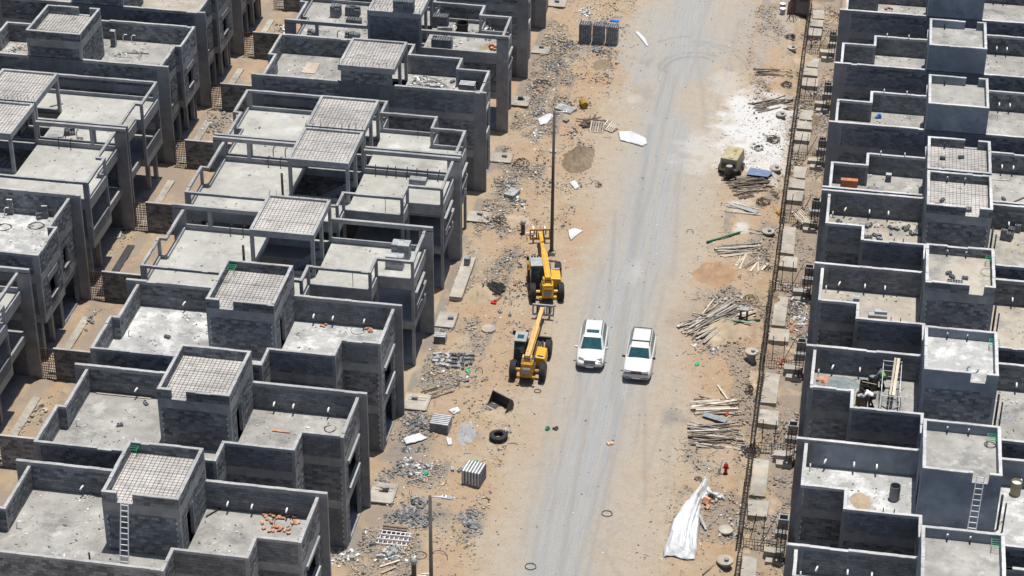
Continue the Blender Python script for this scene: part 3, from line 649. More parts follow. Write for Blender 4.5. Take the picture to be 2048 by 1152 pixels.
for k in ('R0', 'R1', 'R2', 'R3', 'R4'):
    H[k].spout(1.8, curl=True); H[k].spout(3.4); H[k].spout(4.7); H[k].pipe(.9, .7, .5, 'pvc', .04); H[k].spout(12.9); H[k].pipe(5.1, 6.0, .25, z=ZC, r=.03); H[k].pipe(5.7, 6.0, .25, z=ZC, r=.03)
    for u in (8.4, 9.6): H[k].spout(u, 10.3, .2, L=.2); H[k].pipe(u, .42, .45, z=9.95, r=.035)
    H[k].pipe(11.55, 4.4, 2.4, r=.07); H[k].pipe(11.8, 4.6, 2.0, r=.05)
for k in ('R5', 'R6', 'R7', 'R8'):
    for u in (3.9, 5.6): H[k].pipe(u, 6.0, .3, 'pvc', .04, z=ZC)
    for u in (8.2,): H[k].pipe(u, 4.4, .5, z=9.95, r=.06)
    for u in (12.6, 13.4): H[k].spout(u, 7.3, 7.75, L=-.35)
for k in ('A4', 'A5', 'A6', 'B4', 'B5', 'A8'):
    h = H[k]
    for u in (13.1, 14.): h.bent(u, .6, .9, .2, 'dkpipe')
    h.pipe(11.6, 5.6, 2.4, r=.09, mt='dkpipe') if k in ('A4', 'A5') else None
    for u in (3.2, 4.3): h.pipe(u, 5.5, 1.2, r=.02, mt='rebar')
for i in range(7): H['A5'].pipe(1.6+.75*i, .55, .95, r=.035, mt='dkpipe', lean=(U(-.1, .2), 0))
for k in ('B6', 'B3'): H[k].bent(12., 7.5 if k == 'B6' else .6, .6, .35); H[k].bent(12.7, 7.5 if k == 'B6' else .6, .6, .35)
# alley walls and mesh
for k in range(0, 9):
    y = YK(k)
    lab = ['lower left corner', 'second from the lower left corner', 'third from the lower left', 'fourth from the lower left', 'fifth from the lower left', 'sixth from the lower left', 'third from the top', 'second from the top', 'at the top edge'][k]
    t = empty('alley_wall', (-33.4, y-.1, 0), 'low grey block wall closing the alley, ' + lab, 'wall', 'cross walls in the back alley')
    mb = MB(); mb.box(-36.1, -30.62, y-.19, y-.03, 0, 2.36); mb.build('wall_core', 'mortar', t)
    mb = MB(); z = 0; r = 0
    while z < 2.35:
        a = -36.1-(.2 if r % 2 else 0)
        while a < -30.65:
            b0, b1 = max(a, -36.1), min(a+.4, -30.62); a += .4
            if b1-b0 > .05: j = U(-.004, .006); mb.box(b0+.007, b1-.007, y-.2+j, y-.02-j, z+.007, z+.193)
        z += .2; r += 1
    stuff(mb.build('blocks', 'block', t))
    mb = MB(); mb.box(-36.1, -30.62, y-.2, y-.02, 2.4, 2.46); mb.build('coping', 'coping', t)
    mb = MB()
    for xx in np.arange(-37.0, -36.12, .13): mb.bar((xx, y-.12, 0), (xx+U(-.04, .04), y-.12, 2.35), .035)
    for zz in np.arange(.1, 2.4, .2): mb.bar((-37.04, y-.09, zz), (-36.1, y-.09, zz+U(-.05, .05)), .035)
    o = mb.build('rebar_grid', 'rebar_rust', loc=(-36.6, y-.1, 0)); tag(o, 'rusty rebar mesh panel beside the alley wall, ' + lab, 'rebar mesh', 'rebar panels in the back alley')
    o = MB(); o.box(-36.9, -36.35, y-9.6, y-2.5, 0, .1); struct(o.build('alley_kerb', 'bitumen' if k == 3 else 'pad'))
# ------------------------------------------------------------------ small builders
def lerp(a, b, t): return Vector(a)*(1-t)+Vector(b)*t
def patch(mb, A, B, C, D, s0, s1, t0, t1, off, mi=0):
    """inset quad on face ABCD (A-B bottom, D-C top), pushed out and given thickness"""
    f = lambda s, t: lerp(lerp(A, B, s), lerp(D, C, s), t)
    n = (Vector(B)-Vector(A)).cross(Vector(D)-Vector(A)).normalized()
    q = [f(s0, t0), f(s1, t0), f(s1, t1), f(s0, t1)]
    mb.hexa([p-n*.03 for p in q]+[p+n*off for p in q], mi)
def place(o, loc, rz=0):
    o.location = loc; o.rotation_euler = (0, 0, rz)
def loft(mb, secs, mi=0):
    n = len(secs[0]); base = len(mb.v)
    for s in secs: mb.v += [tuple(q) for q in s]
    for i in range(len(secs)-1):
        for k in range(n):
            a = base+i*n+k; b = base+i*n+(k+1) % n; mb.f.append((a, b, b+n, a+n)); mb.m.append(mi)
    mb.f.append(tuple(base+k for k in range(n))[::-1]); mb.m.append(mi)
    e = base+(len(secs)-1)*n; mb.f.append(tuple(e+k for k in range(n))); mb.m.append(mi)
def wheel(t, x, y, r, w, out, rimmat='chrome', big=False):
    mb = MB(); W2 = w/2
    prof = [(r*.55, -W2*.8), (r*.9, -W2), (r*.99, -W2*.75), (r, 0), (r*.99, W2*.75), (r*.9, W2), (r*.55, W2*.8)]
    mb.lathe((x, y, r), prof, 28, 'x')
    ty = mb.build('tyre', 'black', t, smooth=True)
    if big:
        mb = MB()
        for k in range(22):
            a = 2*math.pi*k/22
            for sgn in (-1, 1):
                p = Vector((x+sgn*W2*.5, y+(r*1.0)*math.cos(a+sgn*.09), r+(r*1.0)*math.sin(a+sgn*.09))); q = Vector((x, y+(r*1.0)*math.cos(a-.05), r+(r*1.0)*math.sin(a-.05)))
                mb.bar(p, q, .07, .06, upv=Vector((0, math.cos(a), math.sin(a))))
        mb.build('tread', 'black', ty)
    mb = MB(); mb.lathe((x+out*W2*.72, y, r), [(r*.56, -.02), (r*.56, .01), (r*.42, .02), (r*.15, .05), (.03, .06)] if out > 0 else [(.03, -.06), (r*.15, -.05), (r*.42, -.02), (r*.56, -.01), (r*.56, .02)], 20, 'x')
    mb.build('rim', rimmat, ty, smooth=False)
def suv(loc, rz, label, variant):
    t = empty('parked_car', (0, 0, 0), label, 'car', 'white cars on the dirt road')
    v2 = variant == 2
    L, w, roof, belt, hood = (4.6, .94, 1.70, 1.02, .98) if not v2 else (4.75, .93, 1.72, 1.08, 1.06)
    hl = L/2
    st = [(-hl, .80, .42, .60, .86), (-hl+.12, .90, .30, .66, belt-.04), (-hl+.5, w, .26, .70, belt), (-.3, w, .25, .70, belt), (.75, w, .25, .70, belt-.02), (1.15, w, .25, .70, hood), (hl-.55, w*.985, .26, .66, hood-.09 if not v2 else hood-.04),
          (hl-.18, w*(.90 if not v2 else .95), .28, .58, hood-.22 if not v2 else hood-.11), (hl-.02, w*.70 if not v2 else w*.86, .34, .52, .68 if not v2 else .74)]
    secs = []
    for (y, ww, zl, zm, zt) in st:
        ww *= 1.035; y *= 1.02
        k = .90 if y > .6 else .95
        secs.append([Vector(q) for q in ((-ww*.86, y, zl), (-ww, y, zl+.12), (-ww, y, zm), (-ww*.97, y, zt-.10), (-ww*k, y, zt-.01), (-ww*.45, y, zt+.03), (ww*.45, y, zt+.03), (ww*k, y, zt-.01), (ww*.97, y, zt-.10), (ww, y, zm), (ww, y, zl+.12), (ww*.86, y, zl))])
    mb = MB(); loft(mb, secs); mb.build('body', 'white_paint', t, smooth=True, subs=2)
    # greenhouse
    wb, wt = w*.93, w*(.70 if not v2 else .74)
    yr, yf, tr, tf = -hl+.16, 1.02, -hl+.48, .22
    if v2: yf, tf, tr = .92, .30, -hl+.34
    B = [Vector((-wb, yr, belt-.06)), Vector((wb, yr, belt-.06)), Vector((wb, yf, belt-.08)), Vector((-wb, yf, belt-.08))]
    T = [Vector((-wt, tr, roof-.05)), Vector((wt, tr, roof-.05)), Vector((wt, tf, roof-.04)), Vector((-wt, tf, roof-.04))]
    mb = MB(); loft(mb, [[B[0], B[3], B[2], B[1]], [T[0], T[3], T[2], T[1]]][::1]); cab = mb.build('cabin', 'white_paint', t, bevel=.14)
    mb = MB(); ym = (tr+tf)/2
    mb.hexa([(-wt*.93, tr+.1, roof-.07), (wt*.93, tr+.1, roof-.07), (wt*.93, tf-.08, roof-.07), (-wt*.93, tf-.08, roof-.07), (-wt*.80, tr+.25, roof), (wt*.80, tr+.25, roof), (wt*.80, tf-.2, roof), (-wt*.80, tf-.2, roof)])
    mb.build('roof_panel', 'white_paint', t, bevel=.05, smooth=False)
    mb = MB(); patch(mb, B[2], B[3], T[3], T[2], .08, .92, .10, .86, .014); mb.build('windscreen', 'glass', t)
    mb = MB(); patch(mb, B[0], B[1], T[1], T[0], .1, .9, .25, .9, .012); mb.build('rear_window', 'glass', t)
    for s, (a, b_, c, d) in ((1, (B[1], B[2], T[2], T[1])), (-1, (B[3], B[0], T[0], T[3]))):
        for (s0, s1) in ((.06, .30), (.33, .57), (.60, .88)):
            s0, s1 = (s0, s1) if s > 0 else (1-s1, 1-s0)
            mb = MB(); patch(mb, a, b_, c, d, s0, s1, .16, .86, .012); mb.build('side_window', 'glass', t)
        mb = MB(); zr = roof+.03; xr = s*wt*.90
        mb.tube([(xr, tr+.15, roof-.03), (xr, tr+.3, zr+.02), (xr, tf-.25, zr+.02), (xr, tf-.08, roof-.03)], .028, 6); mb.build('roof_rail', 'trim', t)
        mb = MB(); mb.hexa([(s*w*.98, .80, belt-.02), (s*(w+.2), .84, belt), (s*(w+.2), .94, belt), (s*w*.98, .93, belt-.02), (s*w*.98, .80, belt+.12), (s*(w+.2), .84, belt+.15), (s*(w+.2), .94, belt+.15), (s*w*.98, .93, belt+.12)])
        mb.build('wing_mirror', 'trim' if v2 else 'white_paint', t, bevel=.03)
        mb = MB(); hx = s*w*.62
        if not v2: mb.hexa([(hx-.24, hl-.12, .66), (hx+.24, hl-.30 if s > 0 else hl-.12, .66), (hx+.24, hl-.62 if s > 0 else hl-.3, .80), (hx-.24, hl-.3 if s > 0 else hl-.62, .80), (hx-.2, hl-.13, .80), (hx+.2, hl-.3 if s > 0 else hl-.13, .80), (hx+.2, hl-.52 if s > 0 else hl-.3, .885), (hx-.2, hl-.3 if s > 0 else hl-.52, .885)])
        else: mb.box(hx-.2, hx+.24, hl-.32, hl+.05, .75, .93)
        mb.build('headlight', 'lens', t, bevel=.02)
        for yy in (-hl+.92, hl-.95):
            mb = MB(); mb.lathe((s*(w-.05), yy, .40), [(.42, -.06), (.42, .055)] if s > 0 else [(.42, -.055), (.42, .06)], 24, 'x'); mb.build('wheel_arch', 'trim', t)
            wheel(t, s*(w-.1), yy, .36, .24, s)
        mb = MB(); mb.box(s*(w+.0)-.015, s*(w+.0)+.015, -.9, .7, .36, .44); mb.build('side_trim', 'chrome' if not v2 else 'cabgrey', t)
        mb = MB(); mb.box(s*w*.62-.13, s*w*.62+.13, hl-.16, hl-.0 if not v2 else hl+.01, .40, .50); mb.build('fog_light_recess', 'trim', t)
    mb = MB()
    if not v2:
        mb.hexa([(-.36, hl-.1, .62), (.36, hl-.1, .62), (.40, hl-.1, .60), (-.40, hl-.1, .60), (-.40, hl-.10, .80), (.40, hl-.10, .80), (.42, hl-.22, .82), (-.42, hl-.22, .82)]); mb.box(-.38, .38, hl-.14, hl+.045, .60, .80)
    else: mb.box(-.46, .46, hl-.2, hl+.045, .77, .92)
    mb.build('grille', 'trim', t)
    mb = MB()
    for z in ((.65, .71) if not v2 else (.85,)): mb.box(-.40, .40, hl-.05, hl+.052, z, z+.025)
    mb.box(-.06, .06, hl-.04, hl+.06, .66 if not v2 else .83, .73 if not v2 else .88); mb.build('badge_bar', 'chrome' if not v2 else 'red', t)
    mb = MB(); mb.box(-w*.82, w*.82, hl-.14, hl+.03, .36, .47); mb.build('bumper_trim', 'trim' if not v2 else 'cabgrey', t, bevel=.02)
    mb = MB(); mb.box(-.26, .26, hl+.02, hl+.045, .40, .51); mb.build('number_plate', 'pvc', t)
    if not v2:
        mb = MB(); mb.box(-.42, .42, tf-.62, tf-.22, roof-.01, roof+.012); mb.build('sunroof', 'glass', t)
        mb = MB(); mb.tube([(0, tr+.2, roof), (0, tr+.08, roof+.1)], .02, 6); mb.build('antenna', 'trim', t)
    else:
        for yy in (tr+.22, tf-.5):
            mb = MB(); mb.bar((-wt*.88, yy, roof+.055), (wt*.88, yy, roof+.055), .07, .03); mb.build('roof_bar', 'trim', t)
    for s in (-.35, .3):
        a = lerp(B[3], B[2], .5+s*.55)+Vector((0, .03, .02)); mb = MB(); mb.bar(a, a+Vector((.42, -.12, .05)), .025); mb.build('wiper', 'trim', t)
    place(t, loc, rz); return t
suv(Vector((-1.30, .55, 0)), math.pi+math.radians(3), 'white SUV with glass sunroof and dark grille, left of the two cars', 1)
suv(Vector((2.03, -.15, 0)), math.pi+math.radians(1.0), 'white SUV with roof rack bars and black mirrors, right of the two cars', 2)
def telehandler(loc, rz, label, two):
    t = empty('telehandler', (0, 0, 0), label, 'telehandler', 'telehandlers parked beside the dirt road')
    BM = 'yellow_f' if two else 'yellow'; CH = 'orange_dk' if two else 'yellow'
    Ww = 1.0; wb = 2.85; r = .62
    mb = MB(); mb.box(-.48, .48, -.65, wb+.55, .55, .95); mb.box(-.36, .36, -.3, wb, .95, 1.2); mb.build('chassis', 'steel_dk', t, bevel=.03)
    for y in (0, wb):
        mb = MB(); mb.tube([(-Ww+.1, y, r), (Ww-.1, y, r)], .12, 8); mb.build('axle', CH, t)
        for s in (-1, 1): wheel(t, s*Ww, y, r, .42, s, 'orange_dk' if not two else 'steel_dk', True)
    for s in (-1, 1):
        if s > 0 or two:
            for y in ((wb,) if not two else ()):
                mb = MB(); mb.hexa([(s*.75, y-.6, 1.1), (s*1.2, y-.6, 1.1), (s*1.2, y-.3, 1.32), (s*.75, y-.3, 1.32), (s*.75, y-.6, 1.16), (s*1.2, y-.6, 1.16), (s*1.2, y-.3, 1.38), (s*.75, y-.3, 1.38)]); mb.build('mudguard', 'black', t)
    # rear counterweight with boom towers
    mb = MB(); mb.hexa([(-.42, -.95, .62), (.42, -.95, .62), (.46, -.1, .62), (-.46, -.1, .62), (-.38, -.80, 1.62), (.38, -.80, 1.62), (.42, -.15, 1.62), (-.42, -.15, 1.62)]); mb.build('counterweight', CH if two else 'yellow', t, bevel=.05)
    mb = MB(); mb.box(-.26, .26, -.985, -.9, .95, 1.2) ; mb.build('rear_plate', 'cabgrey', t)
    mb = MB(); mb.box(-.27, .27, -.965, -.9, 1.26, 1.40); mb.build('rear_grille', 'orange_dk' if not two else 'chrome', t)
    for s in (-1, 1):
        mb = MB(); mb.hexa([(s*.27-.05, -.75, 1.55), (s*.27+.05, -.75, 1.55), (s*.27+.05, -.05, 1.55), (s*.27-.05, -.05, 1.55), (s*.27-.05, -.6, 2.02), (s*.27+.05, -.6, 2.02), (s*.27+.05, -.25, 2.02), (s*.27-.05, -.25, 2.02)]); mb.build('boom_bracket', BM, t)
        mb = MB(); mb.box(s*.52-.1, s*.52+.1, -1.0, -.82, .55, .75); mb.build('tail_light_bar', CH, t)
    mb = MB(); mb.tube([(-.36, -.42, 1.85), (.36, -.42, 1.85)], .08, 10); mb.build('pivot_pin', 'steel_dk', t)
    # boom
    ex = 7.3 if not two else 6.9; yaw0 = 0
    z0, z1 = 1.85, 1.05 if not two else 1.15
    a = Vector((0, -.45, z0)); e = Vector((0, ex, z1)); d = (e-a).normalized()
    bm = empty_part = None
    mb = MB(); mb.bar(a, a+d*4.6, .36, .44); bo = mb.build('boom', BM, t, bevel=.03)
    mb = MB(); mb.bar(a+d*3.9, e, .27, .33); mb.build('inner_boom', BM if two else 'yellow', t, bevel=.02)
    mb = MB(); mb.bar(a+d*.3+Vector((.23, 0, .05)), a+d*4.4+Vector((.23, 0, .05)), .06, .16); mb.build('hose_rail', 'yellow_f' if not two else 'orange_dk', t)
    mb = MB(); mb.tube([a+d*.5+Vector((-.05, 0, .25)), a+d*4.55+Vector((-.05, 0, .25))], .035, 6); mb.build('hydraulic_hose', 'yellow_f', t)
    mb = MB(); mb.tube([(0, 1.0, 1.0), (0, 2.6, 1.35)], .09, 8); mb.build('lift_cylinder', 'chrome', t)
    # boom head + carriage + forks
    mb = MB(); mb.bar(e-d*.1, e+Vector((0, .35, -.25)), .34, .3); mb.bar(e+Vector((0, .1, -.1)), e+Vector((0, .5, -.65)), .28, .24); mb.build('boom_head', 'cabgrey' if two else 'orange_dk', t, bevel=.02)
    yc = ex+.55; zt_ = 1.05; CM = 'cabgrey' if two else 'timber_lt'
    mb = MB(); mb.box(-.75, .75, yc-.04, yc+.08, zt_, zt_+.12); mb.box(-.75, .75, yc-.04, yc+.08, .28, .42)
    for s in (-.72, -.25, .25, .72): mb.box(s-.05, s+.05, yc-.03, yc+.07, .42, zt_)
    mb.build('carriage', 'orange_dk' if not two else 'cabgrey', t)
    for s in (-.42, .42):
        dz = 0 if two else .42; mb = MB(); mb.box(s-.07, s+.07, yc+.09, yc+.15, .26+dz, 1.1); mb.hexa([(s-.07, yc+.09, .2+dz), (s+.07, yc+.09, .2+dz), (s+.05, yc+1.3, .24+dz), (s-.05, yc+1.3, .24+dz), (s-.07, yc+.09, .26+dz), (s+.07, yc+.09, .26+dz), (s+.05, yc+1.3, .26+dz), (s-.05, yc+1.3, .26+dz)]); mb.build('fork', 'pvc' if not two else 'steel_dk', t)
    # cab on the left
    x0, x1 = -1.12, -.28; y0, y1 = .62, 2.15
    if two: y0, y1 = .75, 2.2
    Bq = [Vector((x0, y0, .75)), Vector((x1, y0, .75)), Vector((x1, y1, .75)), Vector((x0, y1, .75))]
    Tq = [Vector((x0+.05, y0+.12, 2.28)), Vector((x1-.02, y0+.12, 2.28)), Vector((x1-.02, y1-.25, 2.28)), Vector((x0+.05, y1-.25, 2.28))]
    mb = MB(); mb.hexa(Bq+Tq); mb.build('cab', 'steel_dk', t, bevel=.04)
    for (A, B_, C, D) in ((Bq[0], Bq[1], Tq[1], Tq[0]), (Bq[1], Bq[2], Tq[2], Tq[1]), (Bq[2], Bq[3], Tq[3], Tq[2]), (Bq[3], Bq[0], Tq[0], Tq[3])):
        mb = MB(); patch(mb, A, B_, C, D, .1, .9, .42, .94, .01); mb.build('cab_window', 'glass', t)
    mb = MB(); mb.box(x0, x1+.02, y0+.05, y1-.2, 2.28, 2.38); ro = mb.build('cab_roof', 'cabgrey', t, bevel=.05)
    if two:
        mb = MB(); mb.box(x0+.2, x1-.2, y0+.35, y0+.8, 2.375, 2.40); mb.build('roof_hatch', 'glass', ro)
    else:
        for i in range(4): mb = MB(); mb.box(x0+.1+.2*i, x0+.22+.2*i, y1-.36, y1-.2, 2.36, 2.46); mb.build('work_light', 'trim', ro)
    for (xx, yy) in ((x0-.12, y1-.1), (x1-.1, y1+.1)):
        mb = MB(); mb.bar((xx+.1, yy-.05, 1.9), (xx, yy, 2.15), .03); mb.box(xx-.1, xx+.08, yy-.03, yy+.03, 2.0, 2.3); mb.build('mirror', 'trim', t)
    # engine cover on the right
    mb = MB(); mb.hexa([(.36, .55, .6), (1.1, .55, .6), (1.1, 1.95, .6), (.36, 1.95, .6), (.36, .62, 1.32), (1.04, .62, 1.25), (1.04, 1.9, 1.3), (.36, 1.9, 1.38)]); ec = mb.build('engine_cover', 'yellow', t, bevel=.07)
    mb = MB(); mb.hexa([(.5, .70, 1.27), (.92, .70, 1.24), (.92, .86, 1.25), (.5, .86, 1.28), (.5, .70, 1.325), (.92, .70, 1.285), (.92, .86, 1.293), (.5, .86, 1.333)]) if two else mb.box(.45, 1.0, 1.72, 1.9, 1.3, 1.40); mb.build('cover_decal' if two else 'cover_vent', 'trim' if two else 'cabgrey', ec)
    mb = MB(); mb.tube([(.72, 1.98, 1.0), (.72, 1.98, 1.75)], .06, 8); mb.build('exhaust', 'steel_dk', t, smooth=True)
    if not two: mb = MB(); mb.hexa([(-1.25, 1.9, 1.3), (-1.0, 1.9, 1.3), (-1.0, 2.3, 1.3), (-1.25, 2.3, 1.3), (-1.3, 2.1, 1.7), (-1.1, 2.1, 1.7), (-1.1, 2.4, 1.6), (-1.3, 2.4, 1.6)]); mb.build('front_light_guard', 'orange_dk', t)
    else: mb = MB(); mb.box(-.2, 1.15, wb+.3, wb+.42, .9, 1.3); mb.build('front_panel', 'steel_dk', t)
    place(t, loc, rz); return t
telehandler(Vector((-5.42, 6.95, .02)), math.radians(12.5), 'yellow telehandler with white fork tips, farther one by the lamp post', False)
telehandler(Vector((-5.14, -3.15, .02)), math.radians(1.0), 'faded orange telehandler with grey carriage, nearer one', True)
def lamp(loc, label):
    t = empty('street_lamp', loc, label, 'street lamp', 'street lamps on the left verge'); x, y, z = loc
    mb = MB(); mb.tube([(x, y, .25), (x, y, 11.7)], [.14, .085], 10); mb.build('pole', 'lamp', t, smooth=True)
    mb = MB(); mb.box(x-.28, x+.28, y-.28, y+.28, z-.1, .25); mb.build('base_plinth', 'pad', t)
    mb = MB(); mb.lathe((x, y, .25), [(.24, 0), (.24, .03), (.13, .04), (.12, .3)], 12); mb.build('base_plate', 'lamp', t)
    mb = MB(); mb.tube([(x, y, 11.62), (x+.55, y, 11.72), (x+.75, y, 11.72)], .045, 8); mb.build('arm', 'alu', t, smooth=True)
    mb = MB(); mb.hexa([(x+.62, y-.14, 11.68), (x+1.25, y-.17, 11.68), (x+1.25, y+.17, 11.68), (x+.62, y+.14, 11.68), (x+.64, y-.11, 11.78), (x+1.22, y-.14, 11.77), (x+1.22, y+.14, 11.77), (x+.64, y+.11, 11.78)]); hd = mb.build('lamp_head', 'cabgrey', t, bevel=.02)
    mb = MB(); mb.box(x+.64, x+.9, y-.11, y+.11, 11.775, 11.79); mb.build('head_cover', 'pvc', hd)
    mb = MB(); mb.lathe((x+.76, y, 11.79), [(.05, 0), (.05, .05), (.02, .06)], 10); mb.build('photocell', 'trim', hd)
    return t
q = gat(1103, 508); lamp(q, 'tall dark street lamp standing on a concrete plinth beyond the farther telehandler')
q = at(860, 992, 11.7); lamp(Vector((q.x, q.y, hz(q.x, q.y))), 'tall dark street lamp at the bottom edge with its head over rubble')
# ------------------------------------------------------------------ loose materials
def heap(px, py, rx, ry, h, mt, name, label, cat, z=None, seed=1):
    c = gat(px, py) if z is None else at(px, py, z); n, m_ = 44, 16; mb = MB()
    for i in range(m_+1):
        f = i/m_
        for k in range(n):
            a = 2*math.pi*k/n; rr = f*(1+.55*(fb1(3+1.6*math.cos(a), 3+1.6*math.sin(a), seed)-.5)*2)
            x, y = c.x+rx*rr*math.cos(a), c.y+ry*rr*math.sin(a); g = hz(x, y) if z is None else z
            nn = fb1(x*1.6, y*1.6, seed+4)-.5; n2 = fb1(x*5, y*5, seed+9, 3)-.5
            mb.v.append((x, y, g+h*max(0, (1-f))**1.25*(1+.7*nn)+.10*n2*(1-f*.5)*min(1, h*2.5)-.07*f**3))
    for i in range(m_):
        for k in range(n):
            a = i*n+k; b = i*n+(k+1) % n; mb.f.append((a, a+n, b+n, b)); mb.m.append(0)
    o = mb.build(name, mt, smooth=True, loc=c); return tag(o, label, cat)
heap(1430, 548, 1.6, 1.8, 1.15, 'pinksand', 'sand_heap', 'smooth pink sand heap beside timber at the right verge', 'sand heap')
heap(1157, 318, 1.5, 2.1, 1.2, 'brownsoil', 'soil_heap', 'brown soil mound with dry roots beyond the farther telehandler', 'soil heap', seed=4)
heap(962, 588, 1.3, 1.7, .45, 'tansand', 'sand_heap', 'low tan sand mound beside the black cable tangle', 'sand heap', seed=5)
heap(1440, 655, 2.2, 2.4, .3, 'tansand', 'sand_heap', 'low tan sand mound under the jumbled timber', 'sand heap', seed=6)
heap(1205, 130, 1.1, 1.5, .18, 'brownsoil', 'soil_heap', 'flat brown soil patch left of the road near the three part block stack', 'soil heap', seed=9)
heap(935, 868, .75, 1.5, .32, 'greysand', 'gravel_heap', 'grey gravel heap spilled between block pallet and old tyre', 'gravel heap', seed=8)
heap(1000, 830, 1.0, 1.2, .25, 'tansand', 'sand_heap', 'small sand bank under the loader bucket', 'sand heap', seed=12)
heap(1030, 445, 1.3, 1.6, .2, 'tansand', 'sand_heap', 'reddish sand mound under the fork tips of the farther telehandler', 'sand heap', seed=13)
def rubble(px, py, rx, ry, n, mt, label, sz=(.04, .26), z=None, hgt=.2, name='rubble'):
    c = gat(px, py) if z is None else at(px, py, z); mb = MB(); sd = int(px*7+py) % 97; k = 0
    while k < n:
        a, r = U(0, 6.28), random.random()**.75*1.35
        x, y = c.x+rx*r*math.cos(a), c.y+ry*r*math.sin(a)
        f = fb1(x*.9, y*.9, sd, 3)
        k += 1
        if f < .30+.25*r+U(-.08, .08): continue
        s = sz[0]+(sz[1]-sz[0])*random.random()**2.2*(1.25-.6*min(r, 1.2))
        zz = (hz(x, y) if z is None else z)+hgt*max(0, 1-r)*f*random.random()+s*.12
        mi = 0
        if isinstance(mt, list): mi = 0 if random.random() < .45 else random.randrange(len(mt))
        mb.chunk((x, y, zz), s*U(.8, 1.8), s*U(.6, 1.), s*U(.35, .7), mi)
    o = mb.build(name, mt); o['label'] = label; o['category'] = 'rubble'; return stuff(o)
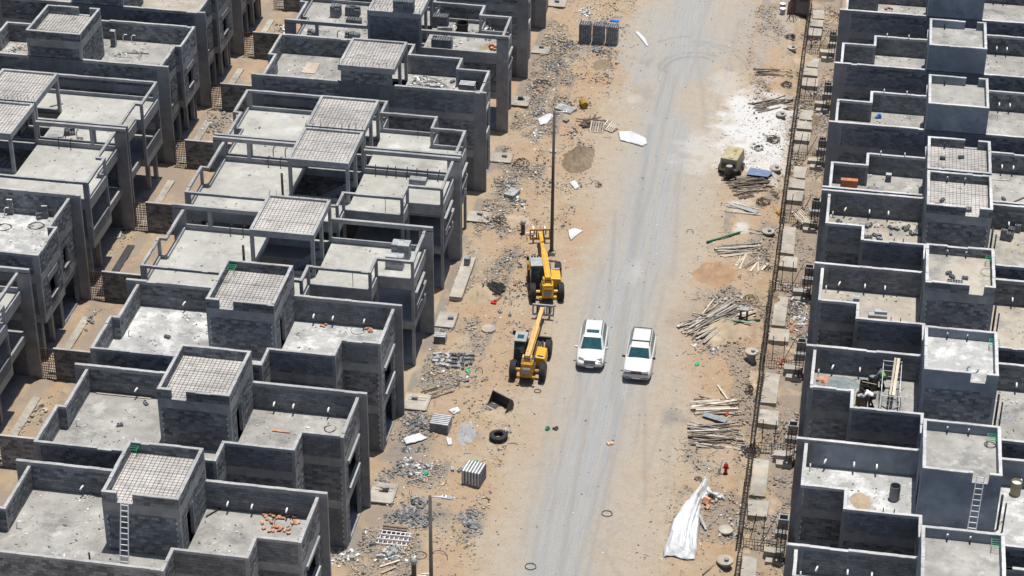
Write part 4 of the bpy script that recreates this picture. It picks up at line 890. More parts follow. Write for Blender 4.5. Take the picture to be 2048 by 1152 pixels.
for (px, py, rx, ry, n, mt, lab) in [
    (832, 848, 1.35, 1.5, 330, ['rubble', 'rubble', 'rubble_mix'], 'grey block rubble heap beside the striped pallet'),
    (812, 915, 1.3, 3.2, 620, ['rubble', 'rubble', 'rubble_mix', 'scrap'], 'grey block rubble strewn at the foot of left houses'),
    (838, 945, 1.1, 1.4, 300, ['rubble', 'rubble_mix', 'rubble_red', 'scrap'], 'mixed rubble with red and white bits above the concrete cover'),
    (815, 1035, 1.4, 1.0, 420, ['rubble'], 'dark grey rubble above the stacked ladders'),
    (860, 1038, .9, .8, 160, ['rubble'], 'dark grey rubble behind the nearer lamp post'),
    (838, 1005, 1.2, .9, 130, ['rubble', 'rubble_mix'], 'thin line of grey rubble below the opened concrete cover'),
    (938, 1048, .9, 1.5, 300, ['rubble'], 'small grey chips spread left of the road near the bottom'),
    (700, 1115, .9, 1.4, 260, ['rubble_mix', 'scrap', 'rubble'], 'pale rubble at the foot of the nearest left house'),
    (790, 1105, 1.2, .9, 150, ['rubble', 'scrap', 'rubble_mix'], 'rubble below the stacked ladders'),
    (765, 1010, .9, .7, 110, ['rubble_mix', 'rubble_red', 'scrap'], 'rubble at the corner of the opened concrete cover'),
    (925, 560, .55, 2.2, 260, ['rubble', 'rubble_mix'], 'grey chips along the concrete plinth'),
    (1015, 365, 1.3, 1.8, 260, ['rubble', 'scrap', 'rubble_mix', 'timber_dk'], 'mixed debris beside the left frame houses'),
    (1075, 225, 1.2, 2.0, 200, ['rubble', 'scrap', 'rubble_mix'], 'scattered debris above the farther lamp head'),
    (1070, 265, 1.0, 1.6, 160, ['scrap', 'rubble_mix', 'rubble'], 'white torn scraps left of the far lamp'),
    (1105, 135, 1.5, 2.2, 260, ['rubble', 'rubble_mix'], 'grey debris between far left house and block stack'),
    (1140, 90, .9, 1.2, 220, ['rubble'], 'broken blocks left of the three part block stack'),
    (1195, 103, 1.6, .9, 150, ['rubble', 'rubble_mix'], 'broken blocks in front of the three part block stack'),
    (1175, 25, 1.0, 1.6, 200, ['scrap', 'rubble'], 'pale debris behind the three part block stack'),
    (1075, 175, 1.1, 1.6, 160, ['rubble', 'rubble_red', 'rubble_mix'], 'debris by the far concrete cover'),
    (1035, 405, .9, 1.2, 90, ['rubble', 'scrap'], 'debris near the bundle of concrete posts'),
    (875, 722, .9, .7, 60, ['rubble'], 'block chips beside the loose hollow blocks'),
    (920, 760, 2.2, 1.4, 130, ['rubble_mix', 'rubble', 'scrap'], 'thin scatter of chips below the loose hollow blocks'),
    (1590, 600, 1.0, 3.6, 420, ['rubble', 'scrap', 'rubble_mix', 'rubble_red'], 'mixed white and red debris in the footing trench'),
    (1600, 650, .9, 1.6, 180, ['scrap', 'rubble_mix'], 'white scraps in the footing trench'),
    (1580, 655, .7, 1.2, 120, ['rubble_red', 'rubble_mix'], 'red brick bits in the footing trench'),
    (1565, 725, .7, .9, 80, ['rubble_red', 'tansand'], 'red soil lumps between footing pads'),
    (1600, 430, .7, 2.6, 150, ['scrap', 'rubble', 'rubble_red'], 'trench litter near the pallet leaning on rebar'),
    (1600, 520, .8, .8, 60, ['rubble', 'rubble_mix'], 'grey concrete lumps by the footing'),
    (1430, 690, 1.6, 1.3, 120, ['rubble_mix', 'scrap'], 'chips and mortar under the jumbled timber'),
    (1455, 600, 1.8, 1.8, 150, ['rubble_mix', 'scrap'], 'litter between sand heap and jumbled timber'),
    (1490, 900, 1.0, 1.6, 140, ['rubble_mix', 'rubble'], 'clods beside the trench near the hydrant'),
    (1465, 1060, 1.0, 2.4, 130, ['rubble_mix', 'scrap'], 'clods beside the trench near the white tarpaulin'),
    (1520, 300, .8, 2.2, 160, ['rubble_mix', 'timber'], 'roots and sticks in the white cement spill'),
    (320, 205, 1.2, 3.2, 260, ['rubble', 'rubble_mix'], 'grey rubble in the alley, far part'),
    (215, 345, 1.2, 2.6, 200, ['rubble_mix', 'scrap', 'timber_lt'], 'litter and rubble in the alley, middle part'),
    (240, 470, .9, 2.4, 140, ['rubble_mix', 'scrap', 'tansand'], 'pale rubble in the alley below the bitumen strip'),
    (180, 640, .8, 2.0, 90, ['rubble', 'rubble_mix', 'scrap'], 'rubble and blocks in the alley near lower left'),
    (70, 830, 1.2, 3.0, 110, ['rubble_mix', 'tansand'], 'clods in the alley at lower left'),
    (430, 250, 1.2, 3.0, 200, ['rubble', 'rubble_mix', 'scrap'], 'rubble in the upper alley'),
    (560, 60, 1.2, 3.0, 130, ['rubble', 'scrap'], 'rubble in the alley at the top')]:
    rubble(px, py, rx, ry, int(n*1.9), mt, lab)
def band(x0, x1, y0, y1, n, mats, sd, thr, szm, label):
    mb = MB()
    for i in range(n):
        x = x0+(x1-x0)*random.random(); y = U(y0, y1); f = fb1(x*.55, y*.4, sd, 4)
        if f < thr+U(-.07, .07) or (x > 3 and 17 < y < 42 and x < 9.6 and random.random() < .8): continue
        s_ = .03+szm*random.random()**3*(.5+2*(f-thr)); mb.chunk((x, y, hz(x, y)+s_*.1+max(0, f-thr)*.5*random.random()), s_*U(.9, 1.9), s_, s_*U(.4, .7), 0 if random.random() < .5 else random.randrange(len(mats)))
    o = mb.build('rubble', mats); o['label'] = label; o['category'] = 'rubble'; stuff(o)
band(-12.3, -8.6, -34, 60, 22000, ['tansand', 'rubble', 'rubble', 'rubble_mix', 'tansand', 'timber_dk', 'brownsoil', 'scrap'], 71, .475, .16, 'broken block and clods strewn along the left house fronts')
band(-9.5, -5.2, -34, 60, 9000, ['rubble_mix', 'tansand', 'rubble', 'brownsoil'], 73, .50, .17, 'small stones over the left verge')
band(5.6, 10.1, -34, 60, 16000, ['tansand', 'tansand', 'rubble_mix', 'brownsoil', 'rubble', 'timber_dk'], 75, .475, .14, 'stones and clods along the right verge')
band(10.4, 13.1, -34, 62, 15000, ['rubble_mix', 'tansand', 'tansand', 'rubble', 'brownsoil', 'rubble_red'], 77, .43, .18, 'clods and rubble in the footing trench')
# general litter over the verges
mb = MB()
for i in range(3600):
    x = random.choice((U(-12.2, -4), U(-12.2, -4), U(4.2, 9.8), U(-4, 4.2) if random.random() < .25 else U(-12, -6))); y = U(-34, 62)
    if x < -10 and False: continue
    s = U(.03, .10); mb.chunk((x, y, hz(x, y)+s*.2), s*U(1, 2.2), s, s*.5, random.choice((0, 0, 0, 1, 2, 0, 1)))
o = mb.build('litter', ['rubble', 'rubble_mix', 'scrap']); o['label'] = 'small chips and litter over the sandy verges'; o['category'] = 'litter'; stuff(o)
mb = MB()
for i in range(420):
    x = random.choice((U(-12.0, -4.5), U(4.5, 9.6))); y = U(-34, 60); a = U(0, 3.14); l = U(.15, .8); z = hz(x, y)+.02
    p0 = Vector((x, y, z)); p1 = p0+Vector((math.cos(a), math.sin(a), 0))*l*.5+Vector((0, 0, .02)); p2 = p1+Vector((math.cos(a+U(-1, 1)), math.sin(a+U(-1, 1)), 0))*l*.5
    mb.bar(p0, p1, .016, mi=i % 3); mb.bar(p1, p2, .016, mi=i % 3)
o = mb.build('litter', ['rebar', 'timber_dk', 'timber']); o['label'] = 'thin sticks and wire ends over the sandy verges'; o['category'] = 'litter'; stuff(o)
# ------------------------------------------------------------------ timber piles
_pl = {}
def plank_mesh(k, mt):
    if (k, mt) not in _pl:
        w, h = ((.11, .045), (.07, .07), (.18, .03))[k]; mb = MB(); mb.box(-.5, .5, -w/2, w/2, 0, h)
        me = bpy.data.meshes.new('plank'); me.from_pydata(mb.v, [], mb.f); me.materials.append(MT[mt]); _pl[(k, mt)] = me
    return _pl[(k, mt)]
def plank(p0, p1, k, mt, label, group, z=0.):
    d = p1-p0; o = bpy.data.objects.new('plank', plank_mesh(k, mt)); COL.objects.link(o)
    c = (p0+p1)/2; o.location = c+Vector((0, 0, z)); o.scale = (d.length, U(.5, 1.35), U(.7, 1.3))
    o.rotation_euler = (U(-.12, .12), -math.asin(max(-.9, min(.9, d.z/d.length))), math.atan2(d.y, d.x))
    return tag(o, label, 'plank', group)
def pile(pa, pb, n, spread, ang, label, group, mt=('timber', 'timber_dk'), lay=5, wild=0.):
    a, b_ = gat(*pa), gat(*pb); d = b_-a; L = d.length; dn = Vector((d.x, d.y, 0)).normalized(); sd = Vector((-dn.y, dn.x, 0))
    for i in range(n):
        off = sd*U(-spread, spread); l = L*U(.55, 1.0); s = U(-.5, .5)*(L-l)*1.15
        th = random.gauss(0, ang)+(random.gauss(0, .6)*wild if random.random() < .3 else 0); dd = dn*math.cos(th)+sd*math.sin(th)
        c = (a+b_)/2+off+dn*s; z = .02+.055*(i*lay//n)*(1-abs(off.length)/(spread*1.3))
        p0, p1 = c-dd*l/2, c+dd*l/2; p0.z = hz(p0.x, p0.y); p1.z = hz(p1.x, p1.y)
        plank(p0, p1, random.choice((0, 0, 1, 2)), random.choice(mt), label, group, z)
pile((1508, 146), (1585, 152), 16, .75, .06, 'plank in the timber pile nearest the grey site cabin', 'far timber pile', lay=4)
pile((1508, 218), (1585, 212), 16, .85, .10, 'plank in the timber pile just above the white cement spill', 'second far timber pile', lay=4)
pile((1455, 378), (1545, 368), 40, 1.6, .16, 'dark plank in the pile below the blue sheet near the compressor', 'pile by compressor', ('timber', 'timber_dk', 'timber_dk'), 6, .5)
pile((1430, 505), (1528, 497), 18, .75, .05, 'plank in the neat timber pile above the pink sand heap', 'pile above pink sand', ('timber', 'timber', 'timber_lt'), 4)
pile((1490, 543), (1506, 512), 14, 1.2, .25, 'short pale batten in the fan beside the pink sand heap', 'fan of pale battens', ('timber_lt',), 2)
pile((1372, 672), (1490, 612), 40, 1.15, .15, 'plank in the big jumbled timber heap on the right verge', 'jumbled timber heap', ('timber', 'timber_lt', 'timber'), 8, .7)
pile((1380, 815), (1480, 815), 20, .9, .07, 'plank in the timber pile with a green board on the right verge', 'timber pile with green board', ('timber', 'timber_lt', 'timber_dk'), 4, .4)
pile((1375, 872), (1488, 882), 36, 1.3, .12, 'plank in the lower timber pile above the red hydrant', 'lower timber pile', ('timber', 'timber', 'timber_dk'), 6, .6)
pile((1450, 412), (1525, 425), 6, .8, .12, 'plank lying alone below the compressor timber', 'few planks below compressor', ('timber', 'timber_lt'), 1)
pile((1500, 478), (1528, 478), 6, 1.2, .7, 'short batten beside the round cover above the pink sand', 'battens by round cover', ('timber',), 1)
pile((845, 795), (905, 775), 7, .5, .1, 'thin dark stick left of the loader bucket', 'dark sticks', ('timber_dk',), 1)
pile((785, 1120), (800, 1105), 0, .3, .3, '', '')
for (a, b_, k, mt, lab) in [((760, 1135), (800, 1122), 2, 'timber_lt', 'upper of two pale boards below the stacked ladders'), ((762, 1148), (790, 1136), 2, 'timber_lt', 'lower of two pale boards below the stacked ladders'),
                            ((1435, 1005), (1415, 975), 0, 'timber_lt', 'pale stick leaning near the white tarpaulin'), ((1435, 772), (1455, 800), 0, 'timber_lt', 'pale plank between the two right timber piles'), ((1405, 1152), (1445, 1120), 1, 'timber', 'stick right of the white tarpaulin hem'), ((815, 965), (860, 953), 0, 'timber', 'plank lying on mixed rubble above the opened cover'), ((1540, 360), (1518, 384), 0, 'timber_lt', 'pale plank slanting off the compressor timber pile')]:
    plank(gat(*a), gat(*b_), k, mt, lab, None, .06) 
def tubeobj(name, pts, r, mt, label, cat, group=None, n=8, smooth=True):
    mb = MB(); mb.tube(pts, r, n); o = mb.build(name, mt, smooth=smooth, loc=pts[0]); return tag(o, label, cat, group)
up_ = Vector((0, 0, .12))
tubeobj('pipe', [gat(1413, 487)+up_, gat(1480, 467)+up_], .075, 'green', 'dark green pipe above the neat timber pile', 'pipe')
tubeobj('pipe', [gat(1468, 652)+up_*3, gat(1520, 642)+up_], .075, 'green', 'dark green pipe at the right end of the jumbled timber', 'pipe')
tubeobj('pipe', [gat(1470, 615)+up_*3, gat(1540, 620)+up_*2], .04, 'timber', 'thin grey pole crossing from jumbled timber to the rebar', 'pole')
# flat sheets
def sheet(pts, z, mt, name, label, cat, th=.03):
    mb = MB(); q = [gat(*p)+Vector((0, 0, z)) for p in pts]; mb.hexa(q+[p+Vector((0, 0, th)) for p in q]); o = mb.build(name, mt, loc=q[0]); return tag(o, label, cat)
sheet([(1492, 356), (1535, 360), (1547, 350), (1500, 342)], .3, 'cabgrey', 'metal_sheet', 'blue grey metal sheet on top of the compressor timber pile', 'sheet')
MT['bluesheet'] = mat('faded_blue_sheet', (.16, .21, .32), (.12, .16, .26), 4.)
bpy.data.objects['metal_sheet'].data.materials[0] = MT['bluesheet']
sheet([(1403, 836), (1450, 850), (1456, 842), (1410, 828)], .16, 'mortarheap', 'board', 'grey green board lying between the lower right timber piles', 'board')
sheet([(1458, 412), (1512, 430), (1518, 424), (1465, 410)], .1, 'cabgrey', 'board', 'long grey board below the compressor timber pile', 'board')
# ------------------------------------------------------------------ block stacks
_bm = {}
def hollow_block(kind):
    """concrete block with two open cores, or with white foam insert"""
    if kind in _bm: return _bm[kind]
    mb = MB(); l, w, h = .395, .195, .19
    if kind == 'foam':
        mb.box(-l/2, l/2, -w/2, -.03, 0, h, 0); mb.box(-l/2, l/2, .03, w/2, 0, h, 0); mb.box(-l/2-.001, l/2+.001, -.03, .03, .002, h+.003, 1)
    elif kind == 'solid': mb.box(-l/2, l/2, -w/2, w/2, 0, h, 0)
    else:
        for y in (-w/2, w/2-.04): mb.box(-l/2, l/2, y, y+.04, 0, h, 0)
        for x in (-l/2, -.02, l/2-.04): mb.box(x, x+.04, -w/2+.04, w/2-.04, 0, h, 0)
        mb.box(-l/2+.04, l/2-.04, -w/2+.04, w/2-.04, .01, .03, 1)
    me = bpy.data.meshes.new('block'); me.from_pydata(mb.v, [], mb.f); me.materials.append(MT['block']); me.materials.append(MT['eps' if kind == 'foam' else 'trim'])
    me.polygons.foreach_set('material_index', mb.m); _bm[kind] = me; return me
MT['blk_lt'] = mat('pale_concrete_block', (.33, .34, .345), (.25, .26, .265), 5., isl=.1, objr=.25)
def stack(c, n, rz, label, kind='foam', group='block stacks', turn=False, pallet=True, mt=None, drop=0, name='block_stack'):
    t = empty(name, c, label, 'block stack', group, rz); a, b_, k = n; off = .12 if pallet else 0
    if pallet:
        mb = MB()
        for i in range(5): mb.box(-a*.2, a*.2, -b_*.1+i*b_*.2/4.6-.0, -b_*.1+i*b_*.2/4.6+.08, .09, .11)
        for x in (-a*.19, 0, a*.19): mb.box(x-.04, x+.04, -b_*.1, b_*.1, 0, .09)
        me = bpy.data.meshes.new('pallet'); me.from_pydata(mb.v, [], mb.f); me.materials.append(MT['timber']); o = bpy.data.objects.new('pallet', me); COL.objects.link(o); o.parent = t
    tot = a*b_*k
    for z in range(k):
        for i in range(a):
            for j in range(b_):
                if 0 < i < a-1 and 0 < j < b_-1 and z < k-1: continue
                if z == k-1 and drop and random.random() < drop: continue
                o = bpy.data.objects.new('block', hollow_block(kind)); COL.objects.link(o); o.parent = t
                o.location = ((i-(a-1)/2)*.40+U(-.006, .006), (j-(b_-1)/2)*.20+U(-.006, .006), off+z*.195); o.rotation_euler = (0, 0, U(-.02, .02))
                if mt: o.material_slots[0].link = 'OBJECT'; o.material_slots[0].material = MT[mt]
    return t
stack(gat(948, 962), (3, 6, 5), math.radians(80), 'square pallet of white striped dark blocks alone left of the road', 'foam')
stack(gat(882, 858), (3, 6, 4), math.radians(-3), 'white striped block pallet beside the grey rubble heap', 'foam', pallet=False)
stack(gat(881, 682), (2, 4, 3), math.radians(2), 'small striped block stack at the foot of the last walled left house', 'foam', pallet=False, drop=.3)
for i, (px, lab) in enumerate([(1166, 'left'), (1193, 'middle'), (1220, 'right')]):
    stack(gat(px+4, 85+i*2), (2, 5, 9), math.radians(88), f'tall dark block pallet, {lab} one of the three part block stack', 'hollow', 'three part block stack', pallet=True)
_q = gat(1224, 90); _q = at(1228, 42, 1.75)
mb = MB(); mb.hexa([(_q.x-.4, _q.y-.2, 1.72), (_q.x+.5, _q.y-.25, 1.72), (_q.x+.45, _q.y+.2, 1.72), (_q.x-.3, _q.y+.25, 1.72), (_q.x-.35, _q.y-.15, 1.86), (_q.x+.4, _q.y-.2, 1.8), (_q.x+.4, _q.y+.15, 1.82), (_q.x-.3, _q.y+.2, 1.84)]); tag(mb.build('plastic_sheet', 'blue'), 'bright blue plastic sheet on the three part block stack', 'sheet')
stack(gat(1131, 220), (4, 5, 1), math.radians(-25), 'flat layer of grey blocks beside the far lamp head', 'solid', pallet=False, mt='blk_lt')
stack(gat(1024, 392), (2, 6, 2), math.radians(-20), 'bundle of grey concrete posts left of the lamp pole', 'solid', pallet=False, mt='blk_lt')
stack(gat(1132, 243), (1, 2, 1), math.radians(-25), 'two dark blocks below the flat layer of grey blocks', 'solid', pallet=False)
def loose(px, py, label, group, kind='hollow', z=None, lie=False, mt=None, rz=None):
    c = gat(px, py) if z is None else at(px, py, z); o = bpy.data.objects.new('concrete_block', hollow_block(kind)); COL.objects.link(o); o.location = c
    o.rotation_euler = (math.pi/2 if lie else U(-.1, .1), U(-.1, .1), U(0, 3.1) if rz is None else rz)
    if mt: o.material_slots[0].link = 'OBJECT'; o.material_slots[0].material = MT[mt]
    return tag(o, label, 'block', group)
for i in range(18): loose(909+(i % 5)*8.5+U(-1, 1), 712+(i//5)*8+U(-1, 1), 'hollow block in the neat dark cluster left of the nearer telehandler', 'hollow block cluster', random.choice(('hollow', 'solid', 'hollow')), rz=U(-.15, .15)+random.choice((0, 1.57)))
for i in range(13): loose(866+U(-2, 32), 722+U(-14, 14), 'grey block tossed beside the neat dark block cluster', 'tossed grey blocks', 'solid', mt='blk_lt')
for (px, py) in [(745, 1090), (780, 1112), (760, 1115), (828, 1000), (852, 1052), (1000, 625), (1020, 630), (770, 1105), (905, 940), (920, 942), (855, 935)]: loose(px, py, 'single grey block lying loose on the left verge', 'stray blocks on left verge', random.choice(('solid', 'hollow')), mt='blk_lt')
# ------------------------------------------------------------------ loader bucket, tyre, drum, pallets
c = gat(1000, 815); t = empty('loader_bucket', (0, 0, 0), 'black steel loader bucket lying open on sand left of the road', 'bucket')
prof = [(-.42, .0), (.42, .05), (.5, .35), (.40, .72), (.22, .92), (.14, .92), (.30, .68), (.38, .36), (.32, .12), (-.42, .05)]
mb = MB(); loft(mb, [[Vector((x, y, z)) for (y, z) in prof] for x in (-.75, .75)]); mb.build('bucket_shell', 'steel_dk', t)
for x in (-.77, .77):
    mb = MB(); pr = [(-.42, .0), (.42, .05), (.5, .35), (.40, .72), (.22, .92), (.14, .92)]; loft(mb, [[Vector((x-.02, y, z)) for (y, z) in pr], [Vector((x+.02, y, z)) for (y, z) in pr]]); mb.build('side_plate', 'steel_dk', t)
mb = MB(); mb.box(-.77, .77, -.52, -.42, .0, .04); mb.build('cutting_edge', 'cabgrey', t)
place(t, c, math.radians(-32))
c = gat(997, 878); mb = MB(); prof = [(.30, .0), (.50, .02), (.57, .1), (.58, .22), (.56, .34), (.48, .40), (.32, .40), (.30, .30), (.40, .2), (.30, .1)]
mb.lathe(c, prof, 28, closed=True); 
for k in range(26):
    a = 6.283*k/26; mb.bar(c+Vector((.575*math.cos(a), .575*math.sin(a), .06)), c+Vector((.575*math.cos(a+.1), .575*math.sin(a+.1), .36)), .05, .05)
tag(mb.build('old_tyre', 'black', loc=c), 'large worn black tyre lying flat left of the road', 'tyre')
c = gat(1167, 213); t = empty('oil_drum', (0, 0, 0), 'ochre steel drum lying on its side above the wooden pallets', 'drum')
mb = MB(); mb.lathe((0, 0, .29), [(.28, -.43), (.29, -.42), (.285, -.15), (.3, -.14), (.285, -.13), (.285, .13), (.3, .14), (.285, .15), (.29, .42), (.28, .43)], 22, 'y'); mb.build('drum_shell', 'ydrum', t, smooth=False)
mb = MB(); mb.lathe((0, -.432, .29), [(.04, -.01), (.04, .01)], 10, 'y'); mb.build('bung', 'steel_dk', t); place(t, c, math.radians(25))
def pallet(c, rz, tilt, label):
    t = empty('wooden_pallet', (0, 0, 0), label, 'pallet', 'wooden pallets by the road')
    for i in range(6): mb = MB(); mb.box(-.55+i*.2, -.43+i*.2, -.5, .5, .1, .125); mb.build('slat', 'timber_lt', t)
    for y in (-.46, 0, .46): mb = MB(); mb.box(-.55, .57, y-.045, y+.045, 0, .098); mb.build('bearer', 'timber', t)
    t.location = c; t.rotation_euler = (tilt, .0, rz); return t
pallet(gat(1194, 260)+Vector((0, 0, .25)), math.radians(-3), .65, 'tilted pale wooden pallet, left one leaning on the dark stick heap')
pallet(gat(1220, 258)+Vector((0, 0, .2)), math.radians(-28), .4, 'wooden pallet, right one leaning on the dark stick heap')
pile((1160, 255), (1205, 240), 26, .55, .5, 'dark stick in the heap behind the wooden pallets', 'dark stick heap', ('timber_dk', 'timber_dk', 'timber'), 9, .4)
pallet(at(1602, 435, .3), math.radians(60), .5, 'pale pallet leaning in the footing trench')
# ------------------------------------------------------------------ footing strip in front of the right houses
def cage_bay(y0, y1, label):
    y0 += U(-.2, .5); y1 += U(-.6, .1)
    t = empty('rebar_cage', (10.25, (y0+y1)/2, -.3), label, 'rebar cage', 'long rebar cage along the footing trench')
    mb = MB()
    for dx in (-.10, .10):
        for z in (-.15, .2, .55, .8): mb.bar((10.25+dx, y0, z), (10.25+dx+U(-.04, .04), y1, z+U(-.06, .06)), .036)
    mb.build('long_bars', 'rebar', t)
    mb = MB(); y = y0+.1
    while y < y1:
        j = U(-.05, .05)
        for a, b_ in (((-.12, -.2), (.12, -.2)), ((.12, -.2), (.12, .85)), ((.12, .85), (-.12, .85)), ((-.12, .85), (-.12, -.2))):
            mb.bar((10.25+a[0]+j, y+U(-.04, .04), a[1]), (10.25+b_[0]+j, y+U(-.06, .06), b_[1]), .028)
        if random.random() < .5: mb.bar((10.25+j, y, U(-.1, .6)), (10.25+U(-.6, .6), y+U(-.2, .2), U(-.1, .8)), .022)
        y += U(.16, .42)
    mb.build('stirrups', 'rebar', t); t.rotation_euler = (0, U(-.06, .06), U(-.012, .012)); t.location.x += U(-.1, .1)
names = ['at the bottom edge', 'beside the white tarpaulin', 'beside the red hydrant', 'beside the lower timber piles', 'beside the jumbled timber', 'beside the pink sand heap', 'beside the compressor timber', 'beside the white cement spill', 'beside the far round covers', 'beside the site cabin']
for k in range(9): cage_bay(-29+10*k, -19.3+10*k, 'black rebar beam cage ' + names[min(k+1, 9)])
def pad(u0, u1, v0, v1, z0, z1, label, mt='pad', bars=True, name='footing_pad'):
    c = Vector(((u0+u1)/2, (v0+v1)/2, z0)); mb = MB(); j = lambda: U(-.07, .07); q = [(u0+j(), v0+j()), (u1+j(), v0+j()), (u1+j(), v1+j()), (u0+j(), v1+j())]; mb.hexa([(a, b, z0) for a, b in q]+[(a, b, z1+U(-.03, .03)) for a, b in q])
    o = mb.build(name, mt, loc=c, bevel=.02); return tag(o, label, 'footing', 'concrete footings before the right houses')
where = ['by the bottom edge', 'beside the plastered house', 'beside the workers house', 'beside the stepped block house', 'beside the loose block house', 'beside the orange pallet house', 'beside the blue sack house', 'beside the brick rubble house', 'by the far cabin']
for k in range(-1, 8):
    y = YK(k); w = where[k+1]; mir = k >= 4
    F = (lambda a: y+10-a-.0) if False else (lambda a: y+a)
    pad(10.45+U(-.05, .05), 11.78+U(-.1, .1), y+3.15, y+4.75, -.55, -.02+U(-.04, .04), 'square concrete footing pad ' + w)
    if not mir: pad(10.48, 11.46, y+5.3 if k != 1 else y+5.6, y+9.2, -.6, -.12, 'long concrete footing strip ' + w)
    else: pad(10.55, 11.75, y+5.2, y+6.6, -.55, -.03, 'second square concrete footing pad ' + w); pad(10.7, 11.7, y+7.2, y+9., -.6, -.2, 'rough concrete footing ' + w)
    pad(11.72, 12.9, y-.55+.0, y-.05, -.5, .22, 'raised concrete stub beam ' + w); pad(11.9, 12.95, y-1.1, y-.62, -.5, -.1, 'lower concrete step ' + w)
    # rebar fence + column cage
    t = empty('rebar_cage', (11.6, y+.4, -.4), 'upright rebar mesh across the trench ' + w, 'rebar mesh', 'rebar meshes across the trench'); mb = MB()
    for x in np.arange(10.5, 12.85, .17): mb.bar((x, y+.3, -.45), (x+U(-.05, .05), y+.3+U(-.05, .05), .45+U(-.1, .15)), .026)
    for z in (-.3, -.05, .2, .4): mb.bar((10.45, y+.28, z), (12.9, y+.28, z+U(-.03, .03)), .024)
    mb.build('upright_mesh', 'rebar', t); mb = MB()
    for x in (10.85, 11.62): mb.bar((x, y+1.2, -.4), (x+U(-.1, .3), y+1.2, 1.6), .05)
    mb.bar((11.5, y+.6, -.3), (12.3, y+1.8, 1.2), .035); mb.build('tall_bars', 'rebar', t)
    t = empty('rebar_cage', (12.72, y-.7, -.4), 'tall rebar column cage against the house end ' + w, 'rebar cage', 'rebar column cages by house ends'); mb = MB()
    for dx in (-.24, 0, .24):
        for dy in (-.2, .2): mb.bar((12.72+dx, y-.75+dy, -.45), (12.72+dx+U(-.05, .05), y-.75+dy, 2.5+U(-.15, .15)), .034)
    mb.build('column_bars', 'rebar', t); mb = MB()
    for z in np.arange(-.3, 2.4, .22):
        for (a, b_) in (((-.26, -.22), (.26, -.22)), ((.26, -.22), (.26, .22)), ((.26, .22), (-.26, .22)), ((-.26, .22), (-.26, -.22))): mb.bar((12.72+a[0], y-.75+a[1], z), (12.72+b_[0], y-.75+b_[1], z), .022)
    mb.build('ties', 'rebar_rust' if k % 2 else 'rebar', t)
    # open concrete box by the house end
    c = Vector((12.75, y+2.6, -.4)); t = empty('meter_box', c, 'open concrete meter box at the house end ' + w, 'concrete box', 'concrete boxes at house ends')
    for q in ((12.42, 12.5, y+2.3, y+2.9), (12.98, 13.06, y+2.3, y+2.9), (12.5, 12.98, y+2.3, y+2.38), (12.5, 12.98, y+2.82, y+2.9)):
        mb = MB(); mb.box(*q, -.4, .55); mb.build('box_side', 'conc', t)
    mb = MB(); mb.box(12.5, 12.98, y+2.38, y+2.82, -.4, -.3); mb.build('box_floor', 'trim', t)
    mb = MB(); mb.box(12.3, 13.05, y+1.5, y+1.9, -.4, .1); tag(mb.build('concrete_kerb', 'conc', loc=(12.7, y+1.7, -.4)), 'short dark concrete kerb at the house end ' + w, 'kerb', 'short kerbs at house ends')
for i in range(16):
    yy = -30+i*5.6+U(-1.5, 1.5); xx = random.choice((9.9, 10.6, 12.1, 11.9)); p = Vector((xx, yy, 0)); pr = Vector((p.x-CAMX, p.y-CAMY, -CAMZ)); f_ = pr.dot(fw); px_, py_ = 1024+FPX*pr.dot(R_)/f_, 576-FPX*pr.dot(U_)/f_
    heap(px_, py_, U(.5, 1.1), U(.7, 1.6), U(.25, .6), random.choice(('tansand', 'brownsoil', 'tansand')), 'soil_heap', ['spoil heap spilling over the footing strip ', 'spoil heap by the rebar line '][i % 2] + where[min(8, max(0, int((yy+30)/10.5)))], 'soil heap', seed=40+i)['group'] = 'spoil heaps on the footing strip'
# round concrete covers and chambers
def cover(px, py, r, label, h=.12, chamber=0):
    c = gat(px, py); t = empty('manhole_cover' if not chamber else 'concrete_chamber', c, label, 'cover' if not chamber else 'chamber', 'round concrete covers along the trench')
    z = c.z+chamber
    if chamber: mb = MB(); mb.lathe((c.x, c.y, c.z-.3), [(r*.62, 0), (r*.62, chamber+.3)], 18); mb.build('chamber_wall', 'conc_dk', t, smooth=False)
    mb = MB(); mb.lathe((c.x, c.y, z), [(r, 0), (r, h), (r*.93, h+.02), (r*.25, h+.035), (.02, h+.035)], 28); mb.build('cover_disc', 'pad', t, smooth=False)
    if chamber: mb = MB(); mb.lathe((c.x+.1, c.y-.1, z+h), [(.14, 0), (.14, .2), (.1, .2)], 12); mb.build('riser', 'conc_dk', t)
for (px, py, r, lab, ch) in [(1584, 100, .42, 'round concrete cover nearest the site cabin', .15), (1576, 197, .42, 'round concrete cover between the two far timber piles', 0), (1562, 232, .44, 'round concrete cover below the second far timber pile', .1), (1551, 341, .48, 'round concrete cover beside the blue metal sheet', .15), (1536, 468, .48, 'round concrete cover above the pink sand heap', .1), (1545, 468, .2, 'small round cover touching the larger one', 0), (1502, 722, .46, 'round chamber with overhanging cover right of the cars', .75), (1451, 1062, .44, 'flat round cover right of the white tarpaulin', 0), (1449, 1132, .5, 'round chamber with short riser pipe at the bottom edge', .35), (1213, 1029, .0, '', 0), (860, 0, 0, '', 0)]:
    if r: cover(px, py, r, lab, chamber=ch)
cover(977, 660, .5, 'oval pale concrete cover left of the nearer telehandler', .14); cover(1106, 303, .34, 'grey disc cover beside the far lamp pole', .1)
